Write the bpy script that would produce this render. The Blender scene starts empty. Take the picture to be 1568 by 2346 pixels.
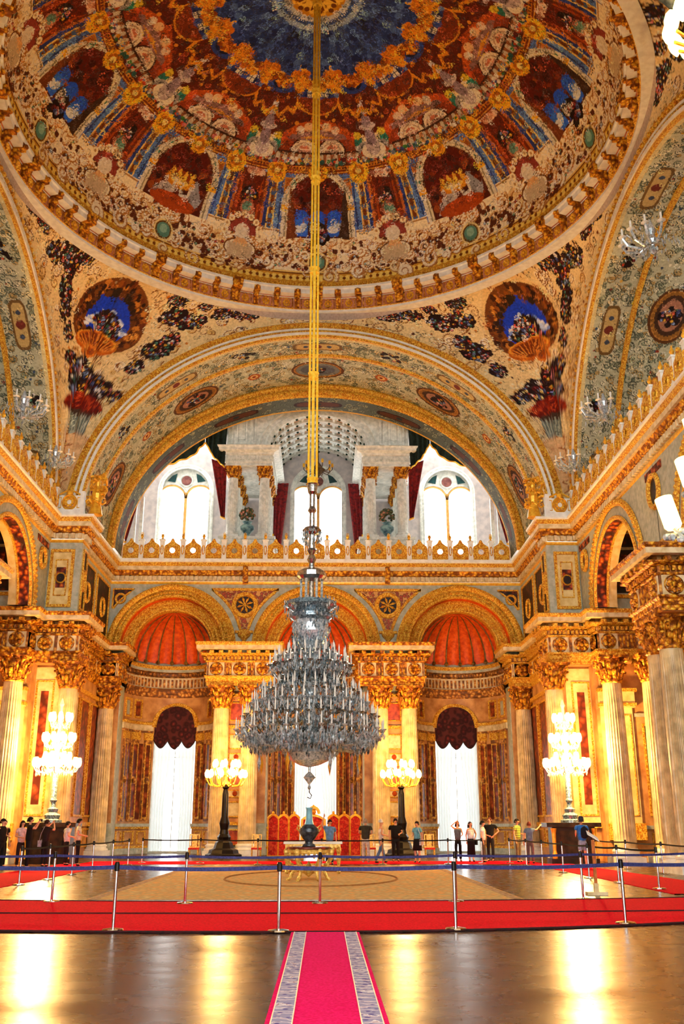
import bpy, bmesh, math, random
import numpy as np
from math import sin, cos, pi, radians, sqrt
from mathutils import Vector, Matrix
random.seed(7); rng = np.random.default_rng(7)
scene = bpy.context.scene
COL = scene.collection

# ------------------------------------------------------------------ colours and materials
def lin(c):
    c = np.asarray(c, float) / 255.0
    return np.where(c <= 0.04045, c / 12.92, ((c + 0.055) / 1.055) ** 2.4)
def rgba(c): return tuple(float(v) for v in lin(c)) + (1.0,)
MATS = {}
def newmat(name):
    m = bpy.data.materials.new(name); m.use_nodes = True
    nt = m.node_tree; nt.nodes.clear()
    out = nt.nodes.new('ShaderNodeOutputMaterial'); bs = nt.nodes.new('ShaderNodeBsdfPrincipled')
    nt.links.new(bs.outputs[0], out.inputs[0]); MATS[name] = m
    return m, nt, bs
def pmat(name, c, c2=None, scale=3.0, rough=.6, metal=0.0, bump=0.0, spec=.3, detail=3.0):
    """plain surface with a soft two-tone noise variation"""
    m, nt, bs = newmat(name); L = nt.links.new
    tc = nt.nodes.new('ShaderNodeTexCoord'); nz = nt.nodes.new('ShaderNodeTexNoise')
    nz.inputs['Scale'].default_value = scale; nz.inputs['Detail'].default_value = detail
    L(tc.outputs['Object'], nz.inputs['Vector'])
    if c2 is None: c2 = [v * .8 for v in c]
    r = nt.nodes.new('ShaderNodeValToRGB'); r.color_ramp.elements[0].position = .35; r.color_ramp.elements[1].position = .65
    r.color_ramp.elements[0].color = rgba(c2); r.color_ramp.elements[1].color = rgba(c)
    L(nz.outputs['Fac'], r.inputs[0]); L(r.outputs[0], bs.inputs['Base Color'])
    bs.inputs['Roughness'].default_value = rough; bs.inputs['Metallic'].default_value = metal
    bs.inputs['Specular IOR Level'].default_value = spec
    if bump:
        b = nt.nodes.new('ShaderNodeBump'); b.inputs['Strength'].default_value = bump; b.inputs['Distance'].default_value = .03
        L(nz.outputs['Fac'], b.inputs['Height']); L(b.outputs[0], bs.inputs['Normal'])
    return m
def ornmat(name, cols, scale=5.0, rough=.5, metal=0.0, bump=.6, dist=.05, warp=.5, mode='F1'):
    """carved and painted ornament: warped cells coloured through a ramp, with relief"""
    m, nt, bs = newmat(name); L = nt.links.new
    tc = nt.nodes.new('ShaderNodeTexCoord')
    nz = nt.nodes.new('ShaderNodeTexNoise'); nz.inputs['Scale'].default_value = scale * .8; nz.inputs['Detail'].default_value = 4
    L(tc.outputs['Object'], nz.inputs['Vector'])
    mx = nt.nodes.new('ShaderNodeMix'); mx.data_type = 'VECTOR'; mx.inputs[0].default_value = warp * .35
    L(tc.outputs['Object'], mx.inputs[4]); L(nz.outputs['Color'], mx.inputs[5])
    vo = nt.nodes.new('ShaderNodeTexVoronoi'); vo.inputs['Scale'].default_value = scale; vo.feature = mode
    L(mx.outputs[1], vo.inputs['Vector'])
    r = nt.nodes.new('ShaderNodeValToRGB'); cr = r.color_ramp
    n = len(cols)
    while len(cr.elements) < n: cr.elements.new(.5)
    for i, c in enumerate(cols):
        cr.elements[i].position = .06 + .62 * i / (n - 1); cr.elements[i].color = rgba(c)
    L(vo.outputs['Distance'], r.inputs[0]); L(r.outputs[0], bs.inputs['Base Color'])
    bs.inputs['Roughness'].default_value = rough; bs.inputs['Metallic'].default_value = metal
    bs.inputs['Specular IOR Level'].default_value = .3
    b = nt.nodes.new('ShaderNodeBump'); b.inputs['Strength'].default_value = bump; b.inputs['Distance'].default_value = dist; b.invert = True
    L(vo.outputs['Distance'], b.inputs['Height']); L(b.outputs[0], bs.inputs['Normal'])
    return m
def paintmat(name, rough=.7, bump=.25):
    """fresco: colours from the mesh's own paint attribute plus a fine mottling"""
    m, nt, bs = newmat(name); L = nt.links.new
    at = nt.nodes.new('ShaderNodeAttribute'); at.attribute_name = 'paint'
    tc = nt.nodes.new('ShaderNodeTexCoord'); nz = nt.nodes.new('ShaderNodeTexNoise'); nz.inputs['Scale'].default_value = 9; nz.inputs['Detail'].default_value = 6
    L(tc.outputs['Object'], nz.inputs['Vector'])
    r = nt.nodes.new('ShaderNodeValToRGB'); r.color_ramp.elements[0].position = .3; r.color_ramp.elements[1].position = .6
    r.color_ramp.elements[0].color = (.68, .65, .6, 1); r.color_ramp.elements[1].color = (1, 1, 1, 1)
    L(nz.outputs['Fac'], r.inputs[0])
    mx = nt.nodes.new('ShaderNodeMix'); mx.data_type = 'RGBA'; mx.blend_type = 'MULTIPLY'; mx.inputs[0].default_value = .8
    L(at.outputs['Color'], mx.inputs[6]); L(r.outputs[0], mx.inputs[7]); L(mx.outputs[2], bs.inputs['Base Color'])
    bs.inputs['Roughness'].default_value = rough; bs.inputs['Specular IOR Level'].default_value = .15
    b = nt.nodes.new('ShaderNodeBump'); b.inputs['Strength'].default_value = bump; b.inputs['Distance'].default_value = .05
    L(nz.outputs['Fac'], b.inputs['Height']); L(b.outputs[0], bs.inputs['Normal'])
    return m
def emat(name, c, s):
    m, nt, bs = newmat(name)
    bs.inputs['Base Color'].default_value = rgba(c); bs.inputs['Emission Color'].default_value = rgba(c); bs.inputs['Emission Strength'].default_value = s
    return m

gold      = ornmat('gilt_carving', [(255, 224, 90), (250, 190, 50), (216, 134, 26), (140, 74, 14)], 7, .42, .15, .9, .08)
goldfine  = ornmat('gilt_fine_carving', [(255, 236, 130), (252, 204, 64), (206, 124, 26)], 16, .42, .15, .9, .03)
goldplain = pmat('gilt_plain', (255, 208, 70), (232, 160, 40), 6, .35, .35, .2)
redgold   = ornmat('red_gilt_ornament', [(236, 150, 40), (196, 84, 22), (116, 34, 12), (60, 16, 8)], 5, .55, .05, .8, .05)
ochre     = ornmat('ochre_ornament', [(246, 204, 116), (222, 158, 70), (176, 106, 44), (120, 76, 44)], 6, .6, 0, .7, .04)
stone     = pmat('grey_stone', (196, 196, 176), (164, 168, 146), 5, .55, 0, .1)
creamst   = pmat('cream_stone', (238, 220, 176), (206, 180, 126), 4, .5, 0, .1)
white     = pmat('white_marble', (250, 250, 240), (232, 230, 220), 4, .4)
shaftmat  = pmat('column_scagliola', (232, 206, 150), (176, 152, 108), 2.2, .35, 0, 0, .5, 6)
wallpaint = pmat('wall_scagliola', (224, 166, 98), (176, 116, 62), 1.8, .45, 0, .1, .3, 8)
panelred  = ornmat('red_marble_panel', [(196, 96, 46), (150, 62, 28), (96, 38, 20)], 4, .35, 0, .15, .01)
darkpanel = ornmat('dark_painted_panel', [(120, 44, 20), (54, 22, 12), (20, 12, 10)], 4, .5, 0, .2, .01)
painting  = paintmat('fresco_paint')
shellmat  = pmat('orange_shell', (244, 100, 22), (206, 64, 12), 5, .5, 0, .1)
greygreen = ornmat('grey_green_scrolls', [(216, 214, 178), (160, 166, 138), (98, 108, 92), (60, 66, 58)], 4.2, .6, 0, .6, .04)
crystal   = pmat('cut_crystal', (228, 238, 244), (136, 158, 168), 14, .12, .3, 0, .9)
darkcrys  = pmat('smoky_crystal', (150, 178, 192), (56, 78, 92), 16, .1, .3, 0, .9)
silver    = pmat('silvered_metal', (210, 214, 214), (130, 138, 140), 12, .18, .9)
chrome    = pmat('chrome', (226, 228, 232), (200, 204, 210), 5, .12, 1.0)
black     = pmat('black_lacquer', (20, 17, 16), (10, 8, 8), 5, .3)
blackbelt = pmat('black_webbing', (16, 16, 22), (8, 8, 12), 30, .8)
bluebelt  = pmat('blue_webbing', (58, 66, 130), (38, 44, 96), 30, .7)
goldrod   = pmat('gilt_chain', (255, 220, 80), (246, 190, 40), 9, .4, .1)

# ------------------------------------------------------------------ mesh builder
class MB:
    def __init__(s): s.v = []; s.f = []; s.n = 0
    def add(s, vs, fs):
        vs = np.asarray(vs, float).reshape(-1, 3)
        s.v.append(vs); k = s.n
        s.f.extend([tuple(int(i) + k for i in f) for f in fs]); s.n += len(vs)
    def box(s, x0, x1, y0, y1, z0, z1):
        v = [(x, y, z) for x in (x0, x1) for y in (y0, y1) for z in (z0, z1)]
        s.add(v, [(0, 1, 3, 2), (4, 6, 7, 5), (0, 4, 5, 1), (2, 3, 7, 6), (0, 2, 6, 4), (1, 5, 7, 3)])
    def grid(s, P, wrap=False):
        P = np.asarray(P, float); a, b = P.shape[:2]
        fs = [(i * b + j, i * b + (j + 1) % b, (i + 1) * b + (j + 1) % b, (i + 1) * b + j) for i in range(a - 1) for j in range(b if wrap else b - 1)]
        s.add(P.reshape(-1, 3), fs)
    def lathe(s, prof, c=(0, 0, 0), n=24, a0=0, a1=2 * pi, ell=1.0):
        full = abs(a1 - a0 - 2 * pi) < 1e-6
        k = n if full else n + 1
        P = [[(c[0] + r * sin(a0 + (a1 - a0) * j / n), c[1] + ell * r * cos(a0 + (a1 - a0) * j / n), c[2] + z) for j in range(k)] for r, z in prof]
        s.grid(P, wrap=full)
    def tube(s, pts, r, n=6, cap=True):
        pts = [Vector(p) for p in pts]; m = len(pts)
        rs = r if hasattr(r, '__len__') else [r] * m
        P = []; up = None
        for i, p in enumerate(pts):
            t = (pts[min(i + 1, m - 1)] - pts[max(i - 1, 0)]).normalized()
            if up is None: up = Vector((0, 0, 1)) if abs(t.z) < .9 else Vector((1, 0, 0))
            a = t.cross(up); a = a.normalized() if a.length > 1e-5 else t.orthogonal().normalized()
            b = a.cross(t).normalized(); up = b
            P.append([tuple(p + (a * cos(2 * pi * j / n) + b * sin(2 * pi * j / n)) * rs[i]) for j in range(n)])
        k = s.n; s.grid(P, wrap=True)
        if cap: s.f.append(tuple(k + j for j in range(n))[::-1]); s.f.append(tuple(k + (m - 1) * n + j for j in range(n)))
    def ball(s, c, r, n=6, m=4, sz=1.0):
        s.lathe([(max(r * sin(pi * i / m), 1e-4), -r * sz * cos(pi * i / m)) for i in range(m + 1)], c, n)
    def octa(s, c, r, h):
        x, y, z = c
        s.add([(x + r, y, z), (x, y + r, z), (x - r, y, z), (x, y - r, z), (x, y, z + h), (x, y, z - h)],
              [(0, 1, 4), (1, 2, 4), (2, 3, 4), (3, 0, 4), (1, 0, 5), (2, 1, 5), (3, 2, 5), (0, 3, 5)])
    # --- pieces on a mapped wall: F(u, z, d) -> point, d = height above the surface
    def pbox(s, F, u0, u1, z0, z1, d0, d1, nu=1, nz=1):
        us = np.linspace(u0, u1, nu + 1); zs = np.linspace(z0, z1, nz + 1)
        s.grid([[F(u, z, d1) for u in us] for z in zs])
        for z in (z0, z1): s.grid([[F(u, z, d) for u in us] for d in (d0, d1)])
        for u in (u0, u1): s.grid([[F(u, z, d) for z in zs] for d in (d0, d1)])
    def frame(s, F, u0, u1, z0, z1, w, d0, d1, nu=1):
        s.pbox(F, u0, u1, z0, z0 + w, d0, d1, nu); s.pbox(F, u0, u1, z1 - w, z1, d0, d1, nu)
        s.pbox(F, u0, u0 + w, z0 + w, z1 - w, d0, d1); s.pbox(F, u1 - w, u1, z0 + w, z1 - w, d0, d1)
    def curve(s, F, pts, prof, closed=False):
        """sweep prof [(offset along the outward normal, d)] along pts [(u, z)]"""
        m = len(pts); P = []
        for i, (u, z) in enumerate(pts):
            a = pts[(i - 1) % m] if closed or i > 0 else pts[i]; b = pts[(i + 1) % m] if closed or i < m - 1 else pts[i]
            tu, tz = b[0] - a[0], b[1] - a[1]; l = math.hypot(tu, tz) or 1
            nu_, nz_ = -tz / l, tu / l
            P.append([F(u + nu_ * o, z + nz_ * o, d) for o, d in prof])
        if closed: P.append(P[0])
        s.grid(P)
    def plan(s, path, prof, closed=False):
        """sweep prof [(out, z)] along a plan path [(x, y)]; out is to the left of travel"""
        m = len(path); P = []
        for i, p in enumerate(path):
            p = Vector(p)
            ds = []
            if closed or i > 0: ds.append((p - Vector(path[(i - 1) % m])).normalized())
            if closed or i < m - 1: ds.append((Vector(path[(i + 1) % m]) - p).normalized())
            ns = [Vector((-d.y, d.x)) for d in ds]
            if len(ns) == 2:
                n = ns[0] + ns[1]; n = n / max(n.length_squared, .05) * 2
            else: n = ns[0]
            P.append([(p.x + n.x * o, p.y + n.y * o, z) for o, z in prof])
        if closed: P.append(P[0])
        s.grid(P)
    def planboxes(s, path, o0, o1, z0, z1, pitch, fill=.55):
        for a, b in zip(path[:-1], path[1:]):
            a = Vector(a); b = Vector(b); L = (b - a).length
            if L < pitch: continue
            t = (b - a) / L; n = Vector((-t.y, t.x)); k = int(L / pitch)
            for i in range(k):
                c = a + t * (L * (i + .5) / k); w = pitch * fill / 2
                q = [c - t * w + n * o0, c + t * w + n * o0, c + t * w + n * o1, c - t * w + n * o1]
                s.add([(p.x, p.y, z) for z in (z0, z1) for p in q], [(0, 1, 2, 3), (7, 6, 5, 4), (0, 4, 5, 1), (1, 5, 6, 2), (2, 6, 7, 3), (3, 7, 4, 0)])
    def build(s, name, m, parent=None, smooth=False, loc=None):
        me = bpy.data.meshes.new(name)
        V = np.concatenate(s.v) if s.v else np.zeros((0, 3))
        if loc is not None: V = V - np.array(loc)
        me.from_pydata([tuple(p) for p in V], [], s.f)
        me.materials.append(m)
        if smooth: me.polygons.foreach_set('use_smooth', [True] * len(me.polygons))
        me.update()
        o = bpy.data.objects.new(name, me); COL.objects.link(o)
        if parent is not None: o.parent = parent
        if loc is not None: o.location = loc
        return o
def struct(o, **k):
    o['kind'] = 'structure'
    return o
def tag(o, label, cat, group=None, kind=None):
    o['label'] = label; o['category'] = cat
    if group: o['group'] = group
    if kind: o['kind'] = kind
    return o
def empty(name, loc, label, cat, group=None, rz=0):
    o = bpy.data.objects.new(name, None); COL.objects.link(o); o.location = loc; o.rotation_euler = (0, 0, rz)
    o.empty_display_size = .2
    return tag(o, label, cat, group)
def dup(root, loc, rz=None, label=None, group=None, scale=None):
    def cp(o, par):
        c = o.copy(); COL.objects.link(c)
        if par is not None: c.parent = par
        if o.name not in KIDS: KIDS[o.name] = list(o.children)
        for ch in KIDS[o.name]: cp(ch, c)
        return c
    r = cp(root, None); r.location = loc
    if rz is not None: r.rotation_euler = (0, 0, rz)
    if label: r['label'] = label
    if group: r['group'] = group
    if scale: r.scale = scale
    return r
KIDS = {}

# ------------------------------------------------------------------ fresco canvases
def gridmesh(name, P, colr, wrap=False, parent=None):
    """fast vertex grid with a paint attribute"""
    a, b = P.shape[:2]
    me = bpy.data.meshes.new(name)
    i, j = np.meshgrid(np.arange(a - 1), np.arange(b if wrap else b - 1), indexing='ij')
    j2 = (j + 1) % b
    F = np.stack([i * b + j, i * b + j2, (i + 1) * b + j2, (i + 1) * b + j], -1).reshape(-1, 4).astype(np.int32)
    me.vertices.add(a * b); me.vertices.foreach_set('co', P.reshape(-1).astype(np.float32))
    me.loops.add(F.size); me.loops.foreach_set('vertex_index', F.reshape(-1))
    me.polygons.add(len(F)); me.polygons.foreach_set('loop_start', np.arange(0, F.size, 4, dtype=np.int32))
    me.polygons.foreach_set('loop_total', np.full(len(F), 4, np.int32))
    me.polygons.foreach_set('use_smooth', np.ones(len(F), bool))
    me.update(calc_edges=True)
    at = me.color_attributes.new('paint', 'FLOAT_COLOR', 'POINT')
    c4 = np.ones((a * b, 4), np.float32); c4[:, :3] = colr.reshape(-1, 3); at.data.foreach_set('color', c4.reshape(-1))
    me.materials.append(painting)
    o = bpy.data.objects.new(name, me); COL.objects.link(o)
    if parent: o.parent = parent
    return o
class Canvas:
    """raster in (u, v) units; radii are metres, mu / mv give metres per unit"""
    def __init__(s, u0, u1, v0, v1, W, H, base, mu=lambda v: 1., mv=lambda v: 1., wrap=False):
        s.u0, s.u1, s.v0, s.v1, s.W, s.H = u0, u1, v0, v1, W, H
        s.a = np.empty((H, W, 3)); s.a[:] = lin(base); s.mu, s.mv, s.wrap = mu, mv, wrap
        s.du = (u1 - u0) / W; s.dv = (v1 - v0) / H
    def rect(s, u0, u1, v0, v1, c):
        i0, i1 = [int(np.clip(round((v - s.v0) / s.dv), 0, s.H)) for v in (v0, v1)]
        j0, j1 = [int(round((u - s.u0) / s.du)) for u in (u0, u1)]
        if s.wrap: s.a[i0:i1, np.arange(j0, j1) % s.W] = lin(c)
        else: s.a[i0:i1, max(j0, 0):max(j1, 0)] = lin(c)
    def ell(s, u, v, ru, rv, c, inner=0., half=None, square=2.):
        """ellipse radii in metres; inner = hole fraction; half = 'up' / 'down'"""
        Ru = ru / s.mu(v); Rv = rv / s.mv(v)
        i0 = max(int((v - Rv - s.v0) / s.dv), 0); i1 = min(int((v + Rv - s.v0) / s.dv) + 2, s.H)
        j0 = int(math.floor((u - Ru - s.u0) / s.du)); j1 = int(math.ceil((u + Ru - s.u0) / s.du)) + 1
        if not s.wrap: j0 = max(j0, 0); j1 = min(j1, s.W)
        if i1 <= i0 or j1 <= j0: return
        V, U = np.meshgrid(s.v0 + (np.arange(i0, i1) + .5) * s.dv, s.u0 + (np.arange(j0, j1) + .5) * s.du, indexing='ij')
        q = np.abs((U - u) / Ru) ** square + np.abs((V - v) / Rv) ** square
        m = (q <= 1) & (q >= inner ** 2)
        if half == 'up': m &= V >= v
        if half == 'down': m &= V <= v
        ii, jj = np.nonzero(m)
        s.a[i0 + ii, (j0 + jj) % s.W] = lin(c)
    def disc(s, u, v, r, c, inner=0.): s.ell(u, v, r, r, c, inner)
    def poly(s, pts, c):
        pts = np.array(pts, float); u, v = pts[:, 0], pts[:, 1]
        i0 = max(int((v.min() - s.v0) / s.dv), 0); i1 = min(int((v.max() - s.v0) / s.dv) + 2, s.H)
        j0 = int(math.floor((u.min() - s.u0) / s.du)); j1 = int(math.ceil((u.max() - s.u0) / s.du)) + 1
        if not s.wrap: j0 = max(j0, 0); j1 = min(j1, s.W)
        if i1 <= i0 or j1 <= j0: return
        V, U = np.meshgrid(s.v0 + (np.arange(i0, i1) + .5) * s.dv, s.u0 + (np.arange(j0, j1) + .5) * s.du, indexing='ij')
        ins = np.zeros(U.shape, bool)
        for k in range(len(pts)):
            x1, y1 = pts[k]; x2, y2 = pts[(k + 1) % len(pts)]
            if y1 == y2: continue
            cr = ((y1 > V) != (y2 > V)) & (U < (x2 - x1) * (V - y1) / (y2 - y1) + x1)
            ins ^= cr
        ii, jj = np.nonzero(ins); s.a[i0 + ii, (j0 + jj) % s.W] = lin(c)
    def stroke(s, pts, w, c, w2=None):
        for (a, b), (p, q) in zip(pts[:-1], pts[1:]):
            L = math.hypot((p - a) * s.mu(b), (q - b) * s.mv(b)); n = max(int(L / (w * .6)), 1)
            for t in range(n + 1): s.disc(a + (p - a) * t / n, b + (q - b) * t / n, w, c)
    def scroll(s, u, v, r, a0, turns, w, c, shade=None):
        """spiral scroll of outer radius r (metres)"""
        n = int(14 * abs(turns)) + 4
        for off, col_, ww in (([(.6, c, w)] if shade is None else [(1, shade, w * 1.5), (0, c, w)])):
            for i in range(n):
                t = i / (n - 1); a = a0 + turns * 2 * pi * t; rr = r * (1 - .85 * t)
                s.disc(u + (rr * cos(a) + (w * .5 if off else 0)) / s.mu(v), v + (rr * sin(a) - (w * .5 if off else 0)) / s.mv(v), ww * (1 - .5 * t), col_)
        s.disc(u, v, w * 1.1, c)
    def flower(s, u, v, r, c):
        s.disc(u, v, r * 1.2, [x * .25 for x in c]); s.disc(u, v, r, c)
        s.disc(u + r * .2 / s.mu(v), v + r * .2 / s.mv(v), r * .5, [min(255, x * 1.3 + 30) for x in c]); s.disc(u, v, r * .25, [x * .4 for x in c])
    def bouquet(s, u, v, R, n, cols, dark=(34, 18, 16), rf=.2, ang=0, asp=1.0):
        for k in range(n):
            for layer in ((0, 1) if k < n * .8 else (1,)):
                q = R * sqrt(random.random()); t = random.random() * 2 * pi
                x, y = q * cos(t) * asp, q * sin(t); x, y = x * cos(ang) - y * sin(ang), x * sin(ang) + y * cos(ang)
                U, V = u + x / s.mu(v), v + y / s.mv(v)
                if layer == 0: s.disc(U, V, R * rf * 1.5, dark)
        for k in range(n):
            q = R * .95 * sqrt(random.random()); t = random.random() * 2 * pi
            x, y = q * cos(t) * asp, q * sin(t); x, y = x * cos(ang) - y * sin(ang), x * sin(ang) + y * cos(ang)
            s.flower(u + x / s.mu(v), v + y / s.mv(v), R * rf * random.uniform(.45, .9), random.choice(cols))
    def mottle(s, n, r0, r1, v0=None, v1=None, lo=.45, hi=1.7):
        """fine painted scrollwork in tones of whatever lies beneath"""
        v0 = s.v0 if v0 is None else v0; v1 = s.v1 if v1 is None else v1
        for _ in range(n):
            u, v = random.uniform(s.u0, s.u1), random.uniform(v0, v1)
            i = min(max(int((v - s.v0) / s.dv), 0), s.H - 1); j = int((u - s.u0) / s.du) % s.W
            c = s.a[i, j] * random.choice((lo, lo * .6, hi, hi * 1.3)) + (random.random() * .03)
            c = np.clip(c, 0.003, .95); c = np.where(c <= .0031308, c * 12.92, 1.055 * c ** (1 / 2.4) - .055) * 255
            r = random.uniform(r0, r1); a0 = random.random() * 6; tn = random.choice((-1, 1)); m = 7
            for k in range(m):
                t = k / (m - 1); rr = r * (1 - .6 * t); a = a0 + tn * 4.2 * t
                s.disc(u + rr * cos(a) / s.mu(v), v + rr * sin(a) / s.mv(v), r * .22 * (1 - .5 * t), c)
    def sample(s, U, V):
        i = np.clip(((V - s.v0) / s.dv).astype(int), 0, s.H - 1); j = ((U - s.u0) / s.du).astype(int)
        j = j % s.W if s.wrap else np.clip(j, 0, s.W - 1)
        return s.a[i, j]
CREAM = (248, 228, 176); CREAMD = (206, 160, 96); OUT = (120, 70, 30); DK = (40, 18, 14); MAR = (92, 24, 16); BLU = (36, 74, 214); LBLU = (92, 132, 208)
FLC = [(214, 70, 40), (240, 232, 220), (110, 130, 170), (220, 150, 40), (60, 110, 90), (200, 110, 110), (90, 20, 26), (60, 70, 120), (250, 214, 120)]
def rococo(cv, u, v, R, n, flc=FLC, base=CREAM):
    for k in range(n):
        a = random.random() * 2 * pi; q = R * sqrt(random.random())
        cv.scroll(u + q * cos(a) / cv.mu(v), v + q * sin(a) / cv.mv(v), R * random.uniform(.18, .38), random.random() * 6, random.choice((-1.4, 1.4)), R * random.uniform(.035, .07), random.choice((base, (255, 248, 224), (255, 240, 205), (240, 206, 140))), (190, 128, 70))
# ================================================================== people
def skinned(name, V, E_, R, mat_, parent=None, root=0, sub=2):
    me = bpy.data.meshes.new(name + '_cage'); me.from_pydata(V, E_, []); ob = bpy.data.objects.new(name + '_cage', me); COL.objects.link(ob)
    md = ob.modifiers.new('skin', 'SKIN'); md.branch_smoothing = .6
    if not me.skin_vertices: bpy.context.view_layer.update()
    sv = me.skin_vertices[0].data
    for i, r in enumerate(R): sv[i].radius = r if isinstance(r, tuple) else (r, r); sv[i].use_root = (i == root)
    sb = ob.modifiers.new('sub', 'SUBSURF'); sb.levels = sub; sb.render_levels = sub
    dg = bpy.context.evaluated_depsgraph_get(); dg.update()
    nm = bpy.data.meshes.new_from_object(ob.evaluated_get(dg)); nm.name = name
    bpy.data.objects.remove(ob); bpy.data.meshes.remove(me)
    nm.materials.clear(); nm.materials.append(mat_)
    nm.polygons.foreach_set('use_smooth', [True] * len(nm.polygons))
    o = bpy.data.objects.new(name, nm); COL.objects.link(o)
    if parent is not None: o.parent = parent
    return o
skinm = pmat('skin_tone', (226, 170, 134), (206, 146, 110), 8, .6); hairm = {}
clothm = {}
def cloth(c):
    k = 'cloth_%d_%d_%d' % c
    if k not in MATS: pmat(k, c, [v * .8 for v in c], 9, .85, 0, .1)
    return MATS[k]
ARM = {'down': ((.25, .03, 1.14), (.26, -.05, .89)), 'bent': ((.26, .05, 1.15), (.14, -.20, 1.10)), 'brow': ((.34, -.10, 1.50), (.12, -.14, 1.66)), 'camera': ((.27, -.16, 1.32), (.08, -.30, 1.56)),
       'raised': ((.34, -.06, 1.52), (.30, -.12, 1.78)), 'hip': ((.36, .06, 1.18), (.19, -.06, 1.02)), 'chin': ((.24, -.10, 1.16), (.06, -.17, 1.42)), 'point': ((.32, -.14, 1.38), (.42, -.34, 1.52))}
def person(label, x, y, rz, shirt, legs, hair=(30, 20, 16), h=1.72, arms=('down', 'down'), build=1.0, woman=False, skirt=None, shorts=False, sleeve='short', walk=0.0, hat=None, hairlen=0, lookup=0.0, shoes=(30, 26, 24), bag=None, tone=None, cap=None, stripes=None):
    s = h / 1.72; sw = (.165 if woman else .195) * (1 + (build - 1) * .5); dy = -lookup
    V, E_, R = [], [], []
    def v(p, r, par=None):
        V.append((p[0] * s, p[1] * s, p[2] * s)); R.append(r if isinstance(r, tuple) else (r, r))
        if par is not None: E_.append((par, len(V) - 1))
        return len(V) - 1
    pel = v((0, 0, .95), (.12 * build, .085 * build)); sp = v((0, 0, 1.12), (.10 * build, .07 * build), pel); ch = v((0, .0, 1.32), (.115 * build, .075 * build), sp)
    nb = v((0, .01, 1.46), (.055, .05), ch); nk = v((0, 0, 1.51), (.048, .048), nb)
    hd = v((0, -.02 + dy * .1, 1.58), (.078, .094), nk); ht = v((0, -.005 + lookup * .25, 1.655), (.08, .094), hd)
    v((0, -.125 - lookup * .02, 1.60 + lookup * .35), (.014, .014), hd)
    A = {}
    for sd, pose in zip((-1, 1), arms):
        (ex, ey, ez), (wx, wy, wz) = ARM[pose]
        sh = v((sd * sw, 0, 1.40), (.042, .042), ch); el = v((sd * ex * (sw / .195) ** .5, ey, ez), (.036, .036), sh); wr = v((sd * wx, wy, wz), (.024, .026), el)
        d = Vector((sd * (wx - ex), wy - ey, wz - ez)).normalized(); sidev = Vector((0, 1, 0)).cross(d); sidev = sidev.normalized() if sidev.length > .1 else Vector((1, 0, 0)); fr_ = d.cross(sidev)
        w0 = Vector((sd * wx, wy, wz)); pm = v(w0 + d * .06, (.030, .018), wr)
        for k, (o, ln) in enumerate(((-.026, .062), (-.009, .076), (.009, .07), (.026, .056))):
            b = v(w0 + d * .10 + sidev * o, .0085, pm); v(w0 + d * (.10 + ln) + sidev * o * 1.1 + fr_ * .015, .0065, b)
        b = v(w0 + d * .06 + sidev * (-.042 * sd) + fr_ * .012, .010, pm); v(w0 + d * .095 + sidev * (-.052 * sd) + fr_ * .02, .008, b)
        A[sd] = ((sd * sw, 0, 1.41), (sd * ex * (sw / .195) ** .5, ey, ez), (sd * wx, wy, wz))
    Lg = {}
    for sd in (-1, 1):
        st = walk * sd
        hp = v((sd * .088, 0, .90), (.082 * build, .085 * build), pel); kn = v((sd * .10, -st * .5 - .015, .50), (.054, .056), hp); an = v((sd * .10, -st + (.10 if st < 0 else 0), .09), (.034, .036), kn); v((sd * .115, -st - .13 + (.08 if st < 0 else 0), .035), (.034, .024), an)
        Lg[sd] = ((sd * .088, 0, .90), (sd * .10, -st * .5 - .015, .50), (sd * .10, -st + (.10 if st < 0 else 0), .09), (sd * .115, -st - .13 + (.08 if st < 0 else 0), .035))
    body = skinned('person', V, E_, R, skinm if not tone else cloth(tone)); body.location = (x, y, .02); body.rotation_euler = (0, 0, rz)
    tag(body, label, 'person', 'visitors in the hall')
    # shirt
    V, E_, R = [], [], []; k = 1.12
    a = v((0, 0, .84), (.168 * build * k, .132 * build * k)); b = v((0, 0, 1.10), (.145 * build * k, .115 * build * k), a); c = v((0, -.0, 1.31), (.165 * build * k, .125 * build * k), b); v((0, .005, 1.46), (.09, .085), c)
    for sd in (-1, 1):
        S, El, W = [Vector(q) for q in A[sd]]; q1 = v(S, .07, c)
        if sleeve == 'none': continue
        q2 = v(S.lerp(El, .62), .064, q1)
        if sleeve == 'long': q2 = v(El, .047, q2); v(El.lerp(W, .9), .036, q2)
    sh_ = skinned('shirt', V, E_, R, cloth(shirt) if not stripes else stripes, body, sub=2)
    # trousers or skirt
    V, E_, R = [], [], []
    if skirt:
        m = MB(); L0, w0 = skirt; m.lathe([(.165 * build * s, .99 * s), (.19 * build * s, .88 * s), (w0 * s, L0 * s), (w0 * s * .96, L0 * s)], n=20, ell=.8); m.build('skirt', cloth(legs), body, smooth=True)
    else:
        a = v((0, 0, 1.04), (.14 * build, .105 * build)); a = v((0, 0, .88), (.15 * build, .12 * build), a)
        for sd in (-1, 1):
            H_, K_, An, To = [Vector(q) for q in Lg[sd]]; q1 = v((H_.x * 1.05, H_.y, .78), .09 * build, a)
            if shorts: v(H_.lerp(K_, .9), .085, q1)
            else: q2 = v(K_, .07, q1); v(An + Vector((0, 0, -.01)), .06, q2)
        skinned('trousers', V, E_, R, cloth(legs), body, sub=2)
    for sd in (-1, 1):
        V, E_, R = [], [], []; H_, K_, An, To = [Vector(q) for q in Lg[sd]]
        a = v(An + Vector((0, .02, -.045)), (.046, .042)); v(To, (.046, .03), a); skinned('shoe', V, E_, R, cloth(shoes), body, sub=1)
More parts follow.
